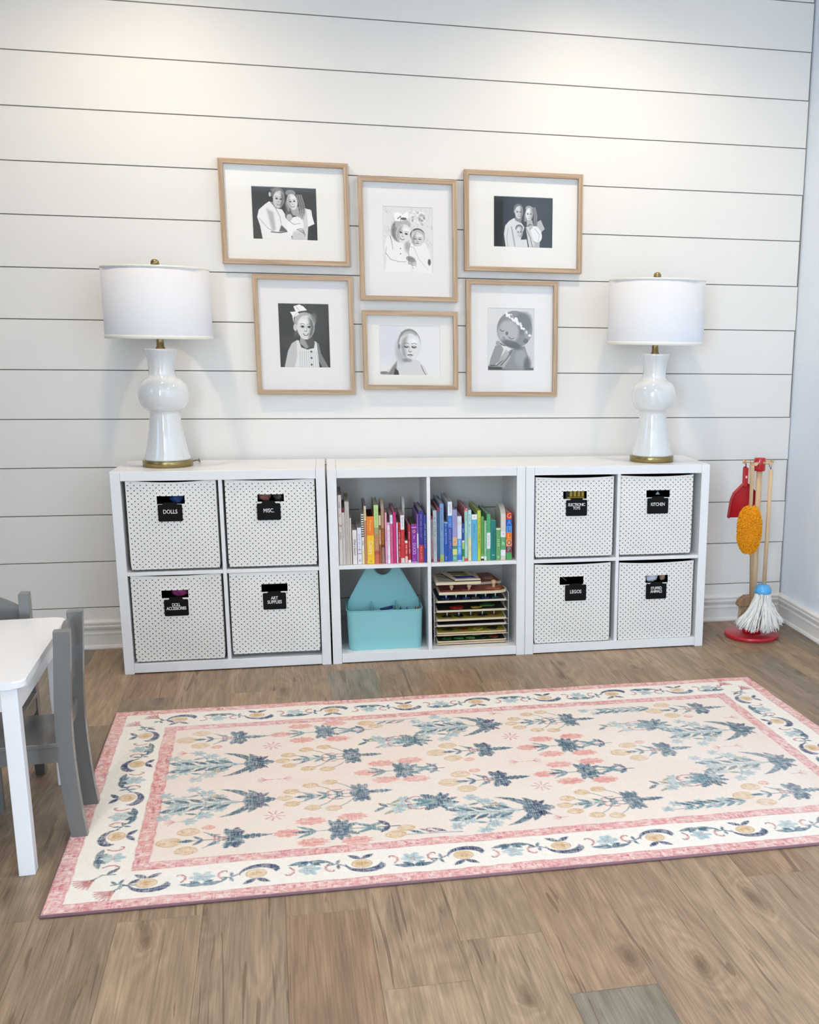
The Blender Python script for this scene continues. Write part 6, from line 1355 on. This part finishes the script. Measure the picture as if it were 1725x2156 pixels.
b = MB(); b.box(-hw, hw, -0.004, 0.014, -0.05, 0.032, bev=0.003); b.build('handle', M_REDP, t)
b = MB(); b.box(-0.0035, 0.0035, -0.0055, -0.003, -0.012, -0.002, bev=0.0005); b.build('price_sticker', mat('sticker', 'E8E0D8', 0.5), t)
b = MB(); b.tube([(0, 0.005, 0.03), (-0.004, 0.002, 0.045), (-0.010, 0.0, 0.056), (-0.012, -0.004, 0.066), (-0.006, -0.008, 0.056), (0.0, 0.004, 0.032)], 0.0014, n=6); b.build('hanging_loop', mat('red_cord', '9E1A22', 0.7), t)

# duster
DX, DY = 1.7165, -0.352
t = thing('toy_duster', 'fluffy orange toy duster hanging at the front of the cleaning stand', 'duster', (DX, DY, 0.486))
b = MB(); b.tube([(0.001, 0, -0.06), (0.0, 0, 0.262), (0.0, 0, 0.268)], 0.0078, n=16); b.build('handle', M_BEECH, t)
b2 = bmesh.new(); bmesh.ops.create_icosphere(b2, subdivisions=4, radius=1)
for v in b2.verts:
    p = v.co; rr = 1 + 0.02 * math.sin(23 * p.x + 3) * math.sin(31 * p.z) + 0.02 * math.sin(27 * p.y + 11 * p.z)
    k = (abs(p.z) ** 1.6) * (1 if p.z > 0 else -1)
    q = math.sqrt(max(0, 1 - abs(p.z) ** 2.6)); h_ = math.hypot(p.x, p.y) or 1
    v.co = Vector((p.x / h_ * q * 0.046 * rr, p.y / h_ * q * 0.040 * rr, p.z * 0.099))
b = MB(); b.merge(b2, None, smooth=True); fl = b.build('fleece_core', mat('orange_core', 'F09A10', 0.95), t)
b = MB(); rg = random.Random(8)
for k in range(1700):
    z = rg.uniform(-0.97, 0.97); a = rg.uniform(0, 2 * PI); q = math.sqrt(max(0, 1 - abs(z) ** 2.6))
    o = Vector((q * 0.046 * math.cos(a), q * 0.040 * math.sin(a), z * 0.099)); nrm = Vector((math.cos(a) * (q + 0.05), math.sin(a) * (q + 0.05), z * abs(z) ** 2)).normalized()
    tg = nrm.cross(Vector((rg.uniform(-1, 1), rg.uniform(-1, 1), rg.uniform(-1, 1)))).normalized(); L = rg.uniform(0.005, 0.008); hh = rg.uniform(0.003, 0.0085)
    b.tube([o - tg * L * 0.4, o - tg * L * 0.5 + nrm * hh * 0.6, o - tg * L * 0.15 + nrm * hh, o + tg * L * 0.3 + nrm * hh * 0.9, o + tg * L * 0.5 + nrm * hh * 0.4, o + tg * L * 0.35], 0.0017, n=5, caps=False)
b.build('chenille_loops', M_YEL, fl)
b = MB(); b.tube([(0, 0, 0.262), (0.004, 0.004, 0.272), (0.006, 0.008, 0.279), (-0.003, 0.008, 0.272), (0, 0, 0.262)], 0.0012, n=6); b.build('hanging_loop', mat('tan_cord', 'C09A6A', 0.7), t)

# mop
MX, MY = 1.796, -0.352
t = thing('toy_mop', 'toy mop with blue cap and white cotton strands on the cleaning stand', 'mop', (MX, MY, 0.0))
b = MB(); b.tube([(0.0, 0, 0.235), (0.002, 0.0, 0.50), (0.003, 0.0, 0.738)], 0.0085, n=16); b.build('handle', M_BEECH, t)
b = MB(); b.lathe([(0.0, 0.2125), (0.0345, 0.2125), (0.0362, 0.216), (0.0355, 0.224), (0.0315, 0.236), (0.024, 0.2455), (0.014, 0.251), (0.0, 0.252)], -0.003, 0, n=40); b.build('mop_cap', M_BLUE, t)
b = MB(); rg = random.Random(12)
for k in range(210):
    ring = 0.030 * math.sqrt(rg.uniform(0.15, 1)); a = rg.uniform(0, 2 * PI); fl_ = rg.uniform(0.4, 1.0) ** 0.7
    sx_ = 0.104 * fl_ * math.cos(a) * (1.1 if math.cos(a) < 0 else 0.95); sy_ = 0.062 * fl_ * math.sin(a); zb = rg.uniform(0.058, 0.078) + 0.03 * (1 - 0) * (abs(math.cos(a)) * fl_) ** 3
    p0 = Vector((ring * math.cos(a) - 0.003, ring * math.sin(a), 0.214)); p3 = Vector((sx_ - 0.005, sy_, zb))
    pts = []
    j1, j2 = rg.uniform(-0.005, 0.005), rg.uniform(-0.005, 0.005)
    for i in range(9):
        u = i / 8; w = u ** 1.5; pts.append(Vector((p0.x + (p3.x - p0.x) * w + j1 * math.sin(u * 7 + k), p0.y + (p3.y - p0.y) * w + j2 * math.sin(u * 6 + k), p0.z + (p3.z - p0.z) * u)))
    b.tube(pts, 0.0022, n=6, r2=0.0032)
    for q in range(4):   # frayed end
        e_ = pts[-1]; d_ = Vector((rg.uniform(-0.010, 0.010), rg.uniform(-0.008, 0.008), rg.uniform(-0.016, -0.002))); 
        st0 = pts[-2 - (q % 2)]
        b.tube([st0, e_ + d_ * 0.4, e_ + d_], 0.0024, n=4, r2=0.0012)
b.build('mop_strands', M_MOP, t)
b = MB(); b.tube([(0.003, 0, 0.736), (0.009, 0.016, 0.752), (0.009, 0.020, 0.765), (0.000, 0.016, 0.752), (0.003, 0, 0.736)], 0.0013, n=6); b.build('hanging_loop', mat('blue_cord', '2A3A78', 0.7), t)

# broom, hanging at the back
t = thing('toy_broom', 'wooden toy broom hanging behind the mop with its brown head low on the left', 'broom', (1.772, -0.206, 0.0))
b = MB(); b.tube([(0.030, 0, 0.165), (0.016, -0.004, 0.45), (-0.002, 0.0, 0.742)], 0.0072, n=14); b.build('handle', M_BEECH, t)
b = MB(); b.prism([(-0.036, 0.128), (-0.030, 0.146), (0.0, 0.168), (0.045, 0.168), (0.062, 0.146), (0.062, 0.120), (-0.030, 0.120)], -0.016, 0.016, axis='y', bev=0.003); hd = b.build('broom_head', M_BROOM, t)
b = MB(); rg = random.Random(1)
for k in range(160):
    x = rg.uniform(-0.022, 0.056); y = rg.uniform(-0.013, 0.013); b.tube([(x, y, 0.122), (x * 1.12 + rg.uniform(-0.004, 0.004), y * 1.3, 0.050)], 0.0009, n=4)
b.build('bristles', mat('bristle', 'CDB48A', 0.8), hd)
b = MB(); b.tube([(-0.002, 0, 0.74), (-0.004, 0.002, 0.750), (-0.004, 0.004, 0.762), (0.0, 0.003, 0.750), (-0.002, 0, 0.74)], 0.0012, n=6); b.build('hanging_loop', mat('tan_cord', 'C09A6A', 0.7), t)
